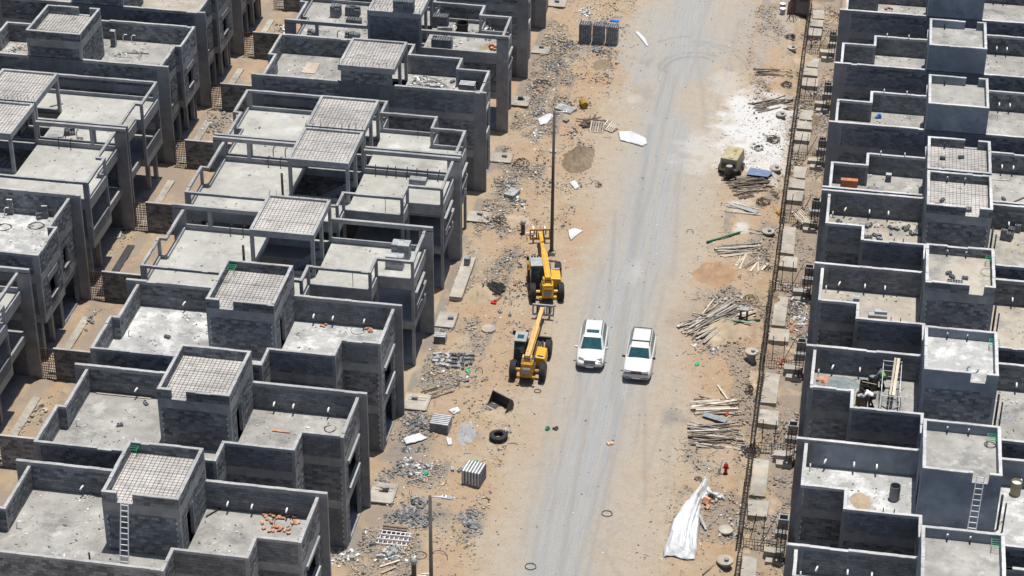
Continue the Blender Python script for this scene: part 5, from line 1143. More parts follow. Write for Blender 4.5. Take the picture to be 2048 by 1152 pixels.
def ring(px, py, r, label, mt='rebar', n=18, tilt=.0, k=1):
    c = gat(px, py)
    for j in range(k):
        pts = [c+Vector((r*(1+.1*j)*math.cos(6.283*i/n)+U(-.02, .02), r*.9*math.sin(6.283*i/n), .05+tilt*math.sin(6.283*i/n)+.03*j)) for i in range(n)]
    mb = MB(); mb.tube(pts+pts[:1], .022, 5); return tag(mb.build('wire_hoop', mt, loc=c), label, 'hoop', 'wire hoops on the ground')
ring(1214, 1028, .32, 'thin wire hoop on the road near the bottom'); ring(1061, 1134, .33, 'thin wire hoop on the road at the bottom edge')
ring(1075, 783, .22, 'small wire hoop in front of the nearer telehandler'); ring(958, 745, .25, 'wire hoop below the loose hollow blocks', tilt=.2); ring(1015, 608, .3, 'hoop of cable beside the black cable tangle', tilt=.2); ring(1012, 585, .3, 'upright hoop of cable at the right of the black tangle', tilt=.3)
ring(840, 1112, .4, 'hose loop behind the bagged post at the bottom'); ring(877, 1118, .55, 'wide hose loop right of the nearer lamp post', tilt=.2); ring(1190, 368, .3, 'wire hoop below the brown soil mound', tilt=.1); ring(1380, 465, .25, 'wire hoop above the dark green pipe', tilt=.1); ring(1048, 478, .25, 'hose loop beside the farther telehandler forks', tilt=.2)
def tangle(px, py, r, n, label, mt='black', th=.025, hgt=.3):
    c = gat(px, py); mb = MB()
    for i in range(n):
        rr = U(.25, 1)*r; a0 = U(0, 6.28); o_ = Vector((U(-.5, .5)*r, U(-.5, .5)*r, 0)); pts = []
        for k in range(12):
            a = a0+k*U(.35, .6); pts.append(c+o_*.6+Vector((rr*math.cos(a), rr*math.sin(a)*1.2, .04+U(0, hgt)*(1-rr/r*.7))))
        mb.tube(pts, th, 5)
    return tag(mb.build('cable_tangle', mt, loc=c), label, 'cables', 'tangles of wire')
tangle(990, 578, .75, 26, 'black cable tangle beside the red tool left of the farther telehandler')
tangle(1583, 75, .6, 8, 'dark wire coils below the site cabin', 'rebar', .02); tangle(1572, 170, .5, 8, 'dark wire coils between the far timber piles', 'rebar', .02); tangle(1545, 280, .6, 10, 'rusty wire coils in the white cement spill', 'rebar_rust', .02); tangle(1525, 405, .6, 8, 'wire coils left of the trench below the compressor timber', 'rebar', .018)
tangle(1500, 905, .7, 12, 'wire and roots beside the red hydrant', 'rebar', .02); tangle(1496, 780, .5, 7, 'wire coils right of the timber pile with green board', 'rebar', .02); tangle(1085, 170, .8, 9, 'wires on debris by far left houses', 'rebar', .018, .15); tangle(1200, 370, .4, 3, 'thin loose wire below the brown soil mound', 'rebar', .015, .1); tangle(1500, 600, .6, 5, 'thin wires right of the jumbled timber', 'rebar', .015, .15); tangle(1395, 960, .3, 3, 'bits of wire on the road near the hydrant', 'rebar', .02, .1); tangle(1040, 330, .8, 8, 'wires over debris near the far concrete cover', 'rebar', .018, .15); tangle(1000, 440, .5, 6, 'hose coil left of the farther telehandler forks', 'dkpipe', .025, .2)
# red tool by the tangle
c = gat(988, 606); mb = MB(); mb.box(c.x-.22, c.x+.18, c.y-.2, c.y+.1, c.z, c.z+.12); mb.bar(c+Vector((.1, .1, .1)), c+Vector((.45, .7, .25)), .07); mb.box(c.x-.02, c.x+.14, c.y-.02, c.y+.16, c.z+.1, c.z+.22); tag(mb.build('plate_compactor', 'red', loc=c, bevel=.02), 'bright red tool with handle below the black cable tangle', 'tool')
# concrete lids (rectangular) at the foot of the left houses
def lid(px, py, w, l, label, hole=False, planks=True):
    c = gat(px, py); t = empty('access_slab', c, label, 'concrete slab', 'rectangular concrete slabs by left houses'); x, y, z = c
    bx = [(x-w/2, x+w/2, y-l/2, y+l/2)] if not hole else [(x-w/2, x+w/2, y-l/2, y+.0), (x-w/2, x-.25, y+.0, y+.45), (x+.35, x+w/2, y+.0, y+.45), (x-w/2, x+w/2, y+.45, y+l/2)]
    mb = MB()
    for b_ in bx: mb.box(*b_, z-.1, z+.14)
    mb.build('slab', 'pad', t)
    mb = MB(); mb.box(x+w/2+.02, x+w/2+.08, y-l/2, y+l/2, z-.05, z+.16); mb.build('shutter_board', 'timber', t)
    mb = MB(); mb.box(x-w/2, x+w/2, y-l/2-.08, y-l/2-.02, z-.05, z+.15); mb.build('shutter_board', 'timber_dk', t)
    if planks:
        for k in range(2): mb = MB(); mb.box(x-w*.35, x+w*.4, y+l*.12+k*.3-.06, y+l*.12+k*.3+.06, z+.145, z+.18); mb.build('batten', 'timber_lt', t)
    o = bpy.data.objects.new('concrete_block', hollow_block('solid')); COL.objects.link(o); o.location = (x+U(-.2, .3), y+U(.2, .4) if hole else y+U(-.1, .3), z+.15 if not planks else z+.185); o.rotation_euler = (0, 0, U(-.3, .3)); tag(o, 'grey block on ' + label, 'block', 'blocks on concrete slabs')
for a in [(765, 988, 1.5, 2.0, 'pale concrete slab with a square opening near the nearer lamp', True, True), (832, 806, 1.6, 1.8, 'concrete slab with battens beside the second left house', False, True), (893, 642, 1.3, 1.9, 'concrete slab sunk in a pit beside the last walled left house', False, False), (958, 436, 1.7, 1.5, 'concrete slab beside the open frame houses', False, False), (1003, 317, 1.6, 1.6, 'concrete slab right of the farther frame house', False, False), (1040, 204, 1.5, 1.7, 'concrete slab with loose boards by the rubble roof house', True, False), (1082, 102, 1.5, 1.4, 'concrete slab by the far left house, left of the block stack', False, False), (1115, 8, 1.5, 1.6, 'concrete slab at the top edge by the left houses', False, False)]: lid(*a)
# plinth before the open frame houses
mb = MB(); a = at(905, 600); mb.box(-12.2, -11.3, 5.6, 11.2, 0, .32); struct(mb.build('house_plinth', 'pad'))
c = Vector((-11.75, 10.2, .32)); stack(c, (1, 3, 3), 0, 'small block stack on the concrete plinth before the frame houses', 'solid', pallet=False)
# ladders
def ladder(p0, p1, w, n, label, rz=0, side=Vector((1, 0, 0)), name='ladder'):
    t = empty(name, p0, label, 'ladder', 'ladders on site')
    for s in (-1, 1):
        k = 1.0 if s else 1; mb = MB(); mb.bar(p0+side*s*w/2, p1+side*s*w/2*.85, .05, .07); mb.build('stile', 'alu', t)
    for i in range(n):
        f = (i+.6)/n; c = lerp(p0, p1, f); ww = w/2*(1-.15*f); mb = MB(); mb.bar(c-side*ww, c+side*ww, .045, .035); mb.build('rung', 'alu', t)
h = H['A1']; ladder(h.P3(10.0, 6.0), h.P3(10.05, 4.88, 10.0), .48, 11, 'white ladder leaning on the nearest left stair tower')
h = H['R1']; ladder(h.P3(10.0, 5.9), h.P3(10.2, 4.7, 10.4), .48, 12, 'white ladder leaning on the blue plastered stair tower')
c = gat(783, 1085)
for i in range(3):
    p = c+Vector((-.95+.05*i, -.15+.32*i, .08+.12*i)); ladder(p, p+Vector((2.0, -.02*i, .02)), .34, 7, ['white ladder, lowest on the stack of steel frames near the bottom', 'rusty white ladder, middle of the stack of frames', 'white ladder, topmost of the stack of frames'][i], side=Vector((0, 1, 0)))
mb = MB()
for k in range(4): mb.box(c.x-.75, c.x+.75, c.y+.55+.16*k, c.y+.67+.16*k, c.z+.05+.08*k, c.z+.13+.08*k)
tag(mb.build('formwork_panel', 'timber_dk', loc=c), 'dark stacked formwork behind the white ladders', 'formwork')
# posts
def post(px, py, h, label, top='cabgrey'):
    c = gat(px, py); t = empty('wrapped_post', c, label, 'post', 'wrapped posts on the left verge'); mb = MB(); mb.lathe(c, [(.15, -.1), (.15, h*.7), (.12, h*.72)], 12); mb.build('stem', 'timber_dk', t)
    mb = MB(); mb.lathe(c+Vector((0, 0, h*.7)), [(.17, 0), (.21, h*.12), (.16, h*.24), (.05, h*.3)], 12); mb.build('bagged_top', top, t, smooth=True)
    for k in range(3): mb = MB(); a = U(-1, 1); mb.bar(c+Vector((.2+.1*k, a*.3, .05)), c+Vector((.75+.1*k, a*.4, .1)), .07, .05); mb.build('red_batten', 'red' if k == 1 else 'eps', t)
post(1046, 468, 1.25, 'dark post with grey bagged top beside the farther telehandler forks'); post(828, 1152, 1.35, 'dark post with pale bagged top at the bottom edge')
c = gat(1451, 948); t = empty('fire_hydrant', c, 'red fire hydrant on the right verge below the timber', 'hydrant')
mb = MB(); mb.lathe(c, [(.16, -.1), (.16, .05), (.10, .07), (.10, .62), (.15, .64), (.15, .70), (.11, .76), (.04, .86)], 14); mb.build('barrel', 'red', t, smooth=False)
mb = MB(); mb.tube([c+Vector((-.2, 0, .5)), c+Vector((.2, 0, .5))], .065, 10); mb.build('outlet', 'red', t); mb = MB(); mb.tube([c+Vector((0, -.17, .42)), c+Vector((0, 0, .42))], .08, 10); mb.build('outlet', 'red', t)
c = gat(1437, 949); t = empty('marker_post', c, 'white topped leaning marker post left of the red hydrant', 'post'); mb = MB(); mb.tube([c, c+Vector((.05, .1, .45))], .09, 10); mb.build('stump', 'timber', t); mb = MB(); mb.bar(c+Vector((.0, .05, .3)), c+Vector((.18, .2, 1.1)), .12, .05); mb.build('white_blade', 'pvc', t)
c = gat(1487, 640); t = empty('bag_stand', c, 'dark steel stool with grey top on the jumbled timber', 'stool')
for (dx, dy) in ((-.22, -.15), (.22, -.15), (-.22, .15), (.22, .15)): mb = MB(); mb.box(c.x+dx-.07, c.x+dx+.07, c.y+dy-.05, c.y+dy+.05, c.z, c.z+.85); mb.build('leg', 'steel_dk', t)
mb = MB(); mb.box(c.x-.32, c.x+.32, c.y-.24, c.y+.24, c.z+.85, c.z+.98); mb.build('top', 'cabgrey', t, bevel=.03)
# ------------------------------------------------------------------ compressor, mixer, site cabin
c = gat(1463, 340); t = empty('compressor_trailer', (0, 0, 0), 'khaki compressor enclosure on wheels beside the white cement spill', 'compressor')
mb = MB(); mb.hexa([(-.72, -1.2, .45), (.72, -1.2, .45), (.72, 1.2, .45), (-.72, 1.2, .45), (-.66, -1.1, 1.55), (.66, -1.1, 1.55), (.66, 1.05, 1.55), (-.66, 1.05, 1.55)]); bd = mb.build('enclosure', 'olive', t, bevel=.06)
mb = MB(); mb.box(-.06, .28, -1.0, .95, 1.55, 1.6); mb.build('roof_channel', 'olive', bd); mb = MB(); mb.box(.0, .26, .1, .5, 1.6, 1.63); mb.build('hatch', 'ydrum', bd)
mb = MB(); mb.box(-.55, .55, -1.21, -1.17, .7, 1.2); mb.build('grille', 'steel_dk', bd)
for s in (-1, 1):
    for y in (-.5, .3): wheel(t, s*.8, y, .32, .2, s, 'olive')
mb = MB(); mb.bar((0, -1.2, .5), (0, -2., .4), .1); mb.build('drawbar', 'steel_dk', t)
place(t, c, math.radians(-11))
c = gat(1457, 358); t = empty('mortar_mixer', (0, 0, 0), 'dark drum mortar mixer on legs before the khaki compressor', 'mixer')
mb = MB(); mb.lathe((0, 0, .75), [(.24, -.32), (.36, -.1), (.36, .18), (.28, .42), (.25, .42), (.32, .15), (.2, -.2)], 18); mb.build('drum', 'steel_dk', t, smooth=False)
mb = MB(); mb.lathe((0, 0, 1.12), [(.25, 0), (.25, .02), (.02, .03)], 16); mb.build('drum_contents', 'pad', t)
for (x, y) in ((-.3, -.3), (.3, -.3), (-.3, .35), (.3, .35)): mb = MB(); mb.bar((x, y, 0), (x*.7, y*.6, .6), .06); mb.build('leg', 'steel_dk', t)
mb = MB(); mb.box(.28, .6, -.15, .25, .35, .8); mb.build('motor_box', 'steel_dk', t, bevel=.03); wheel(t, .5, -.25, .2, .1, 1, 'steel_dk'); place(t, c, .2)
a, b_ = at(1578, 28), at(1618, 28); x0, x1 = a.x, b_.x; y0 = a.y; t = empty('site_cabin', ((x0+x1)/2, y0+1.4, 0), 'grey steel site cabin cut by the top edge', 'cabin')
mb = MB(); mb.box(x0, x1, y0, y0+2.8, .15, 2.4); mb.build('shell', 'cabin', t); mb = MB(); mb.box(x0-.05, x1+.05, y0-.05, y0+2.85, 2.4, 2.5); mb.build('roof', 'cabgrey', t); mb = MB(); mb.box(x0, x1, y0-.03, y0+2.85, .0, .149); mb.build('skid', 'steel_dk', t)
mb = MB(); mb.box(x0+.15, x0+.55, y0-.03, y0+.01, .2, 2.1); mb.build('door', 'steel_dk', t); mb = MB(); mb.box(x0+.8, x1-.15, y0-.03, y0+.01, 1.3, 1.9); mb.build('vent', 'steel_dk', t)
c = gat(1583, 42); t = empty('pipe_stand', c, 'red steel pipe stand in front of the grey site cabin', 'stand')
for k in range(4): mb = MB(); an = k*1.57+.5; mb.bar(c+Vector((.5*math.cos(an), .5*math.sin(an), 0)), c+Vector((0, 0, 1.1)), .05); mb.build('leg', 'rebar_rust', t)
mb = MB(); mb.tube([c+Vector((0, 0, .4)), c+Vector((0, 0, 1.7))], .04, 6); mb.build('stem', 'red', t)
for (px, py, h_, lab) in [(1565, 28, .5, 'white topped paint bucket left of the site cabin'), (1565, 18, .5, 'second white topped bucket left of the site cabin, farther one')]:
    c = gat(px, py); t = empty('bucket', c, lab, 'bucket', 'buckets by the cabin'); mb = MB(); mb.lathe(c, [(.2, 0), (.26, h_), (.27, h_), (.27, h_+.02)], 14); mb.build('bucket_body', 'cabgrey', t); mb = MB(); mb.lathe(c+Vector((0, 0, h_+.02)), [(.26, 0), (.26, .04), (.02, .05)], 14); mb.build('lid', 'eps', t)
# ------------------------------------------------------------------ tarpaulins and cloth
def cloth(pts, label, fold=.12, z=.05, ridge=None, mt='tarp', n=34, seed=2, name='tarpaulin', th=True, lift=None):
    """drape over an outline given in pixels: triangulated radial grid with folds"""
    P0 = [gat(*p) for p in pts]; c = sum(P0, Vector())/len(P0); m_ = len(P0)
    dense = []
    for i in range(m_):
        for k in range(8 if lift is None else 16): dense.append(lerp(P0[i], P0[(i+1) % m_], k/8))
    N = len(dense); mb = MB(); R_n = 14 if lift is None else 40
    for r in range(R_n+1):
        f = r/R_n
        for i, q in enumerate(dense):
            x, y = c.x+(q.x-c.x)*f, c.y+(q.y-c.y)*f
            fo = fold*(abs(math.sin(x*2.1+3*vn1(x*1.3, y*.5, seed)+y*.4))**.7)*(.35+.65*math.sin(math.pi*min(f, .97)))+fold*.6*fb1(x*3, y*1.4, seed)
            zz = hz(x, y)+z+fo*(1 if f < .99 else .25)
            if lift: zz += lift(x, y)*(1 if f < .9 else .25 if f < .99 else .12)
            mb.v.append((x, y, zz))
    for r in range(R_n):
        for i in range(N):
            a = r*N+i; b_ = r*N+(i+1) % N; mb.f.append((a, a+N, b_+N, b_)); mb.m.append(0)
    o = mb.build(name, mt, smooth=True, loc=c)
    sm = o.modifiers.new('solid', 'SOLIDIFY'); sm.thickness = .012
    return tag(o, label, 'tarpaulin' if name == 'tarpaulin' else 'cloth')
def strip_cloth(rows, tail, label, z0=.13):
    """drape along a spine: rows = (centre px, y px, half width px)"""
    mb = MB(); M_, N_ = 90, 60
    def grid(rows, amp, liftf):
        base = len(mb.v)
        for i in range(M_+1):
            f = i/M_*(len(rows)-1); k = min(int(f), len(rows)-2); q = f-k; q = q*q*(3-2*q)
            cx_, cy_, hw = [rows[k][e]*(1-q)+rows[k+1][e]*q for e in range(3)]; sgm = i/M_
            for j in range(N_+1):
                t_ = j/N_*2-1; w_ = 1+.10*(vn1(sgm*9, t_*.5+5, 3)-.5)*abs(t_)
                p = gat(cx_+hw*t_*w_, cy_+3*math.sin(t_*3+sgm*5)+1.8*t_)
                ph = 1.0*t_*(1-.3*sgm)+.5*math.sin(sgm*3.2)+2.3*fb1(sgm*3.0+2, t_*1.1+4, 8, 2)
                fo = amp*(.5+.5*math.cos(6.283*ph))**1.6+amp*1.3*abs(fb1(t_*2.6+sgm*2, sgm*7, 6, 3)-.5)+.05*fb1(t_*6, sgm*17, 4)
                e = min(1, (1-abs(t_))*7, (1-sgm)*12+.15, sgm*10+.15)
                mb.v.append((p.x, p.y, hz(p.x, p.y)+z0*(.4+.6*e)+(fo+liftf(sgm)*(1-t_*t_))*e))
        for i in range(M_):
            for j in range(N_):
                a = base+i*(N_+1)+j; mb.f.append((a, a+1, a+N_+2, a+N_+1)); mb.m.append(0)
    grid(rows, .22, lambda g: .08+.55*g**2); grid(tail, .10, lambda g: .25*(1-g))
    c = gat(*rows[2][:2]); o = mb.build('tarpaulin', 'tarp', smooth=True, loc=c); sm = o.modifiers.new('solid', 'SOLIDIFY'); sm.thickness = .012
    return tag(o, label, 'tarpaulin')
strip_cloth([(1358, 1118, 30), (1360, 1104, 33), (1366, 1078, 30), (1373, 1050, 27), (1381, 1024, 21), (1389, 1006, 15), (1400, 993, 17), (1408, 982, 12), (1410, 974, 6)], [(1412, 992, 7), (1424, 994, 6), (1436, 997, 8), (1446, 999, 5)], 'large crumpled white tarpaulin draped over materials on the right verge')
t0 = gat(1409, 1010); mb = MB(); mb.chunk(t0+Vector((.12, .1, .3)), .3, .6, .4); mb.chunk(t0+Vector((.2, -.4, .15)), .25, .4, .3); tag(mb.build('cement_bags', 'orange', loc=t0), 'orange bags showing under the white tarpaulin', 'bags')
plank(gat(1412, 1062)+Vector((0, 0, .1)), gat(1398, 1042)+Vector((0, 0, .5)), 2, 'cabgrey', 'grey board sticking out under the white tarpaulin', None)
cloth([(1236, 265), (1262, 263), (1292, 278), (1295, 288), (1284, 294), (1262, 287), (1240, 282)], 'flat white plastic sheet at the left edge of the road', .12, .03, seed=4, name='plastic_sheet')
cloth([(1269, 64), (1276, 64), (1290, 78), (1297, 92), (1293, 93), (1284, 82)], 'narrow white cloth strip on the far road', .08, .02, seed=5, name='cloth_strip')
cloth([(1136, 462), (1152, 458), (1166, 462), (1155, 470), (1142, 482), (1138, 475)], 'crumpled white rag right of the far lamp pole', .1, .02, seed=6, name='rag')
cloth([(1138, 366), (1150, 362), (1160, 374), (1150, 379)], 'small white rag below the brown soil mound', .08, .02, seed=7, name='rag')
cloth([(806, 880), (840, 868), (856, 878), (830, 888), (812, 892)], 'white torn sheet on the grey rubble', .1, .08, seed=8, name='rag')
cloth([(892, 875), (903, 878), (904, 890), (896, 892)], 'small white rag below the striped pallet', .08, .03, seed=9, name='rag')
cloth([(897, 822), (915, 815), (921, 824), (908, 830)], 'white rag above the striped pallet', .1, .03, seed=10, name='rag')
cloth([(1075, 240), (1100, 228), (1110, 232), (1092, 250), (1080, 252)], 'torn white sheet left of the far lamp', .1, .05, seed=11, name='rag')
for (px, py, mt, lab) in [(935, 742, 'green_lt', 'green plastic bag beside the hollow blocks'), (948, 947-20, 'green_lt', 'bright green bag on rubble above striped pallet'), (1220, 887, 'orange', 'small orange printed wrapper on the road'), (1395, 729, 'green_lt', 'teal cup right of the cars'), (1097, 858, 'green', 'green scrap right of the tyre'), (1455, 829, 'red', 'red rag on timber near the green board'), (1554, 425, 'ydrum', 'yellow bag beside the rebar'), (1112, 858, 'steel_dk', 'dark scrap right of the tyre'), (853, 948, 'green_lt', 'green scrap on the mixed rubble')]:
    c = gat(px, py); mb = MB()
    for k in range(4): mb.chunk(c+Vector((U(-.12, .12), U(-.15, .15), .06)), .26, .2, .12)
    tag(mb.build('plastic_scrap', mt, loc=c), lab, 'scrap', 'coloured scraps')
# ------------------------------------------------------------------ things on the roofs
def roof_chips(h, n, label, mats=('rubble', 'rubble_mix', 'scrap'), zone=None, sz=.09):
    mb = MB(); regs = zone or [(.8, 2.8, .4, 4.0), (3.2, 6.8, .4, 5.8), (7.6, 11.3, 5.2, 7.6), (11.6, 17.0, .4, 7.5)]; ar = [(r[1]-r[0])*(r[3]-r[2]) for r in regs]
    for i in range(n):
        r = random.choices(regs, ar)[0]; u, v = U(r[0], r[1]), U(r[2], r[3])
        if fb1(u*.7+h.Y0, v*.7+h.X0, 3) < .44: continue
        s = sz*(.25+random.random()**2); p = h.P3(u, v); p.z += s*.12; mb.chunk(p, s*U(1, 2.2), s, s*.55, random.randrange(len(mats)))
    o = mb.build('roof_debris', list(mats), h.t); stuff(o)
for k in H:
    if k in ('A10', 'A9', 'B8', 'B1'): continue
    roof_chips(H[k], 140 if H[k].roof == 'conc_new' else 520, '')
zf = [(.8, 2.8, .4, 4.0), (3.2, 6.8, .4, 5.8)]
roof_chips(H['A7'], 900, '', zone=[(2.0, 6.8, .5, 5.5)], sz=.22); roof_chips(H['A8'], 300, '', zone=[(2.0, 6.8, .5, 5.5)], sz=.18); roof_chips(H['R7'], 200, '', ('rubble_red', 'rubble_mix'), [(3.2, 5.2, 1.2, 3.6)], .16); roof_chips(H['R4'], 300, '', zone=zf, sz=.14); roof_chips(H['B6'], 400, '', zone=[(12, 17, 4.5, 7.5)], sz=.16)
for (px, py, rx, ry, n, mt, lab) in [(170, 992, .8, .5, 160, ['scrap'], 'white polystyrene scraps by the party wall of the nearest left house'), (378, 634, .6, .7, 110, ['scrap'], 'white scraps beside the stair tower of the third left house'), (345, 98, .7, .5, 80, ['scrap'], 'white torn scraps on the roof with the block pier'), (45, 95, 1.4, 2.4, 400, ['rubble', 'rubble_mix', 'rubble_red'], 'rubble on the roof at the upper left edge'), (1735, 352, .8, .3, 60, ['scrap', 'rubble_mix'], 'white scraps under the stacked blocks on the orange pallet roof'), (1895, 175, 1.2, .9, 120, ['rubble_mix', 'rubble'], '')]:
    if lab: rubble(px, py, rx, ry, n, mt, lab, (.03, .16), z=ZR, hgt=.05)
def bagheap(px, py, n, rx, ry, label, z=ZR, mt='orange', s=.34, hgt=.3):
    c = at(px, py, z); t = empty('bag_heap', c, label, 'bags', 'woven bags on roofs')
    for i in range(n):
        a, r = U(0, 6.28), math.sqrt(random.random()); p = c+Vector((rx*r*math.cos(a), ry*r*math.sin(a), .08+hgt*(1-r)*random.random())); mb = MB(); mb.chunk(p, s*U(.8, 1.5), s*U(.6, 1.), s*.4); mb.build('woven_bag', mt, t, bevel=.06)
    return t
bagheap(560, 1047, 30, 1.25, 1.0, 'scattered orange bags on the nearest left roof', hgt=.03, s=.27)
bagheap(649, 652, 3, .2, .15, 'small orange rag, left one on the third left roof', hgt=.02, s=.22); bagheap(741, 661, 6, .35, .2, 'orange rag by the wall, right one on the third left roof', hgt=.04, s=.26)
bagheap(985, 97, 9, .35, .3, 'orange cement bags on a sand pile on the far frame house', hgt=.5, s=.45); bagheap(1650, 764, 14, .5, .35, 'orange bags heaped in the corner of the workers roof', hgt=.35, s=.42); bagheap(1777, 18, 5, .35, .2, 'orange sheet on the farthest right roof', hgt=.05, s=.3)
bagheap(1757, 235, 3, .15, .12, 'bright blue sack on a far right roof', mt='blue', hgt=.25, s=.36)
heap(1672, 768, 1.55, .95, .45, 'mortarheap', 'mortar_heap', 'grey wet mortar heap beside the orange bags on the workers roof', 'mortar', z=ZR, seed=21)
heap(1722, 1003, .75, .95, .28, 'tansand', 'sand_heap', 'pale yellow sand heap in the corner of the plastered roof', 'sand heap', z=ZR, seed=22)
heap(975, 95, .9, .7, .4, 'tansand', 'sand_heap', 'sand pile on the far frame house roof', 'sand heap', z=ZR, seed=23)
heap(2012, 836, .6, .75, .12, 'greysand', 'gravel_heap', 'round grey gravel patch on the roof right of the blue plastered tower', 'gravel heap', z=ZR, seed=24)
for (px, py, n, rz, lab, kind, mt, dr) in [
    (803, 515, (3, 4, 6), 0, 'taller pale block pallet, rear one on the open frame roof', 'solid', 'blk_lt', 0), (790, 535, (3, 3, 5), 0, 'shorter pale block pallet, front one on the open frame roof', 'solid', 'blk_lt', 0),
    (836, 366, (3, 3, 2), -.05, 'low pale block pallet alone on the paired frame roof', 'solid', 'blk_lt', 0),
    (935, 184, (3, 4, 4), .0, 'white edged block pallet in the corner of the rubble roof', 'foam', None, 0), (865, 178, (3, 2, 2), .1, 'low grey block pile amid the rubble roof', 'solid', 'blk_lt', .3),
    (672, 32, (2, 4, 5), 0, 'dark block stack, leftmost at the back of the far frame roof', 'hollow', None, .2), (706, 30, (3, 3, 4), 0, 'dark block stack behind the stair slab, nearer the left', 'hollow', None, .2), (708, 50, (3, 3, 3), 0, 'low dark block stack beside the stair tower of the far frame roof', 'hollow', None, .2), (625, 74, (2, 3, 3), 0, 'small dark block stack at the left parapet of the far frame roof', 'hollow', None, .1), (705, 74, (3, 3, 2), 0, 'small dark block stack against the far frame stair tower', 'hollow', None, .3),
    (882, 52, (3, 4, 5), 0, 'dark block pallet on the right half of the far frame roof', 'hollow', None, 0), (884, 98, (4, 4, 5), 0, 'wide dark block pallet by the party beam of the far frame roof', 'hollow', None, .1), (890, 62, (3, 2, 2), .2, 'low pale block pile before the dark pallet on the far frame roof', 'solid', 'blk_lt', .3),
    (1755, 632, (3, 3, 2), .05, 'small stepped stack of blocks on the right sandy roof', 'solid', 'blk_lt', .4), (1706, 604, (2, 2, 2), 0, 'small block pile by the wall on the right sandy roof', 'solid', 'blk_lt', .2), (1776, 362, (1, 2, 3), 0, 'three blocks stacked by the wall on the orange pallet roof', 'foam', None, 0),
    (2013, 478, (2, 3, 4), -.3, 'dark block stack at the right edge, larger one', 'hollow', None, .2), (2029, 462, (2, 2, 3), -.2, 'dark block stack at the right edge, smaller one', 'hollow', None, .2),
    (22, 428, (1, 1, 6), .1, 'slim column of blocks, left one on the roof across the alley', 'foam', None, 0), (91, 436, (1, 1, 5), .2, 'slim column of blocks, right one on the roof across the alley', 'foam', None, 0), (79, 437, (1, 2, 2), .6, 'low block pile beside the right slim column', 'hollow', None, .2),
    (112, 272, (3, 5, 1), .1, 'flat layer of pale blocks on the frame roof across the alley', 'solid', 'blk_lt', 0), (140, 268, (2, 3, 2), .4, 'dark block pile on the frame roof across the alley', 'hollow', None, .2), (160, 281, (1, 2, 1), 0, 'two dark hollow blocks on the frame roof across the alley', 'hollow', None, 0),
    (1697, 378, (3, 2, 4), 0, 'orange brick pallet in the corner of a right roof', 'solid', 'brickpal', 0)]:
    stack(at(px, py, ZR), n, rz, lab, kind, 'block stacks on roofs', pallet=False, mt=mt, drop=dr)
stack(at(808, 22, 9.78), (4, 4, 5), 0, 'dark hollow block stack on the far stair slab', 'hollow', 'block stacks on roofs', pallet=False)
stack(at(228, 92, ZR), (1, 2, 7), 0, 'short block pier standing on the dusty roof across the alley', 'foam', 'block stacks on roofs', pallet=False)
c = at(925, 62, ZR); t = empty('mortar_bin', c, 'black ribbed mortar bin on the far frame roof', 'bin'); mb = MB(); mb.lathe(c, [(.42, 0), (.5, .7), (.53, .7), (.53, .76), (.47, .76), (.42, .1)], 20); mb.build('bin_shell', 'black', t)
for i in range(34):
    px, py = random.choice([(U(1672, 1700), U(443, 452)), (U(1722, 1740), U(450, 458)), (U(1770, 1842), U(448, 470)), (U(1722, 1760), U(472, 488)), (U(1780, 1842), U(455, 472))]); loose(px, py, 'loose hollow block scattered on the right sandy roof', 'loose blocks on sandy roof', random.choice(('hollow', 'hollow', 'solid')), z=ZR)
for (px, py, zz, lab, g) in [(1885, 318, 9.97, 'hollow block on the farther half of the double stair roof', 'blocks on double stair roof'), (1884, 342, 9.97, 'hollow block on the farther half of the double stair roof', 'blocks on double stair roof'), (1922, 316, 9.97, 'hollow block on the farther half of the double stair roof', 'blocks on double stair roof'), (1875, 412, 9.97, 'hollow block on the nearer half of the double stair roof', 'blocks on nearer stair roof'), (1884, 402, 9.97, 'hollow block on the nearer half of the double stair roof', 'blocks on nearer stair roof'), (1897, 548, 9.97, 'hollow block on the dusty stair roof', 'blocks on dusty stair roof'), (1904, 555, 9.97, 'hollow block on the dusty stair roof', 'blocks on dusty stair roof'), (1930, 558, 9.97, 'hollow block on the dusty stair roof', 'blocks on dusty stair roof'), (335, 676, ZR, 'single block on the smeared third left roof', None), (240, 852, ZR, 'single block on the second left roof', None), (292, 808, ZR, 'dark block near the stair tower on the second left roof', None), (1997, 410, ZR, 'dark block at the right edge above the larger dark stack', None), (2007, 400, ZR, 'dark panel block at the right edge', None), (905, 165, ZR, 'stray block near the pallet on the rubble roof', None)]: loose(px, py, lab, g, 'hollow', z=zz)
for i in range(8): loose(1915+i*3.5, 418+i*.4, 'hollow block in the row on the nearer double stair roof', 'block row on stair roof', 'hollow', z=9.97, rz=1.57)
for i in range(6): loose(1897+i*5, 566+i*.5, 'hollow block in the row on the dusty stair roof', 'block row on dusty stair roof', 'hollow', z=9.97, rz=1.57)
for (a, b_, z, k, mt, lab) in [((193, 787), (302, 798), ZR, 2, 'timber_lt', 'long pale board by the wall on the second left roof'), ((545, 862), (580, 866), ZR, 0, 'orange', 'short orange stick on the second left roof'), ((245, 106), (298, 108), ZR, 0, 'timber', 'timber batten on the dusty roof across the alley'), ((100, 214), (126, 208), ZR, 0, 'timber', 'short batten on the frame roof across the alley'), ((412, 1035), (446, 1015), ZR, 1, 'trim', 'dark bar by the wall on the nearest left roof'), ((1960, 358), (2020, 362), ZR, 0, 'timber', 'timber batten on the roof right of the double stair tower'), ((2020, 408), (2048, 396), ZR, 0, 'timber_dk', 'dark plank at the right edge on a dusty roof')]: plank(at(*a, z), at(*b_, z), k, mt, lab, None, .02)
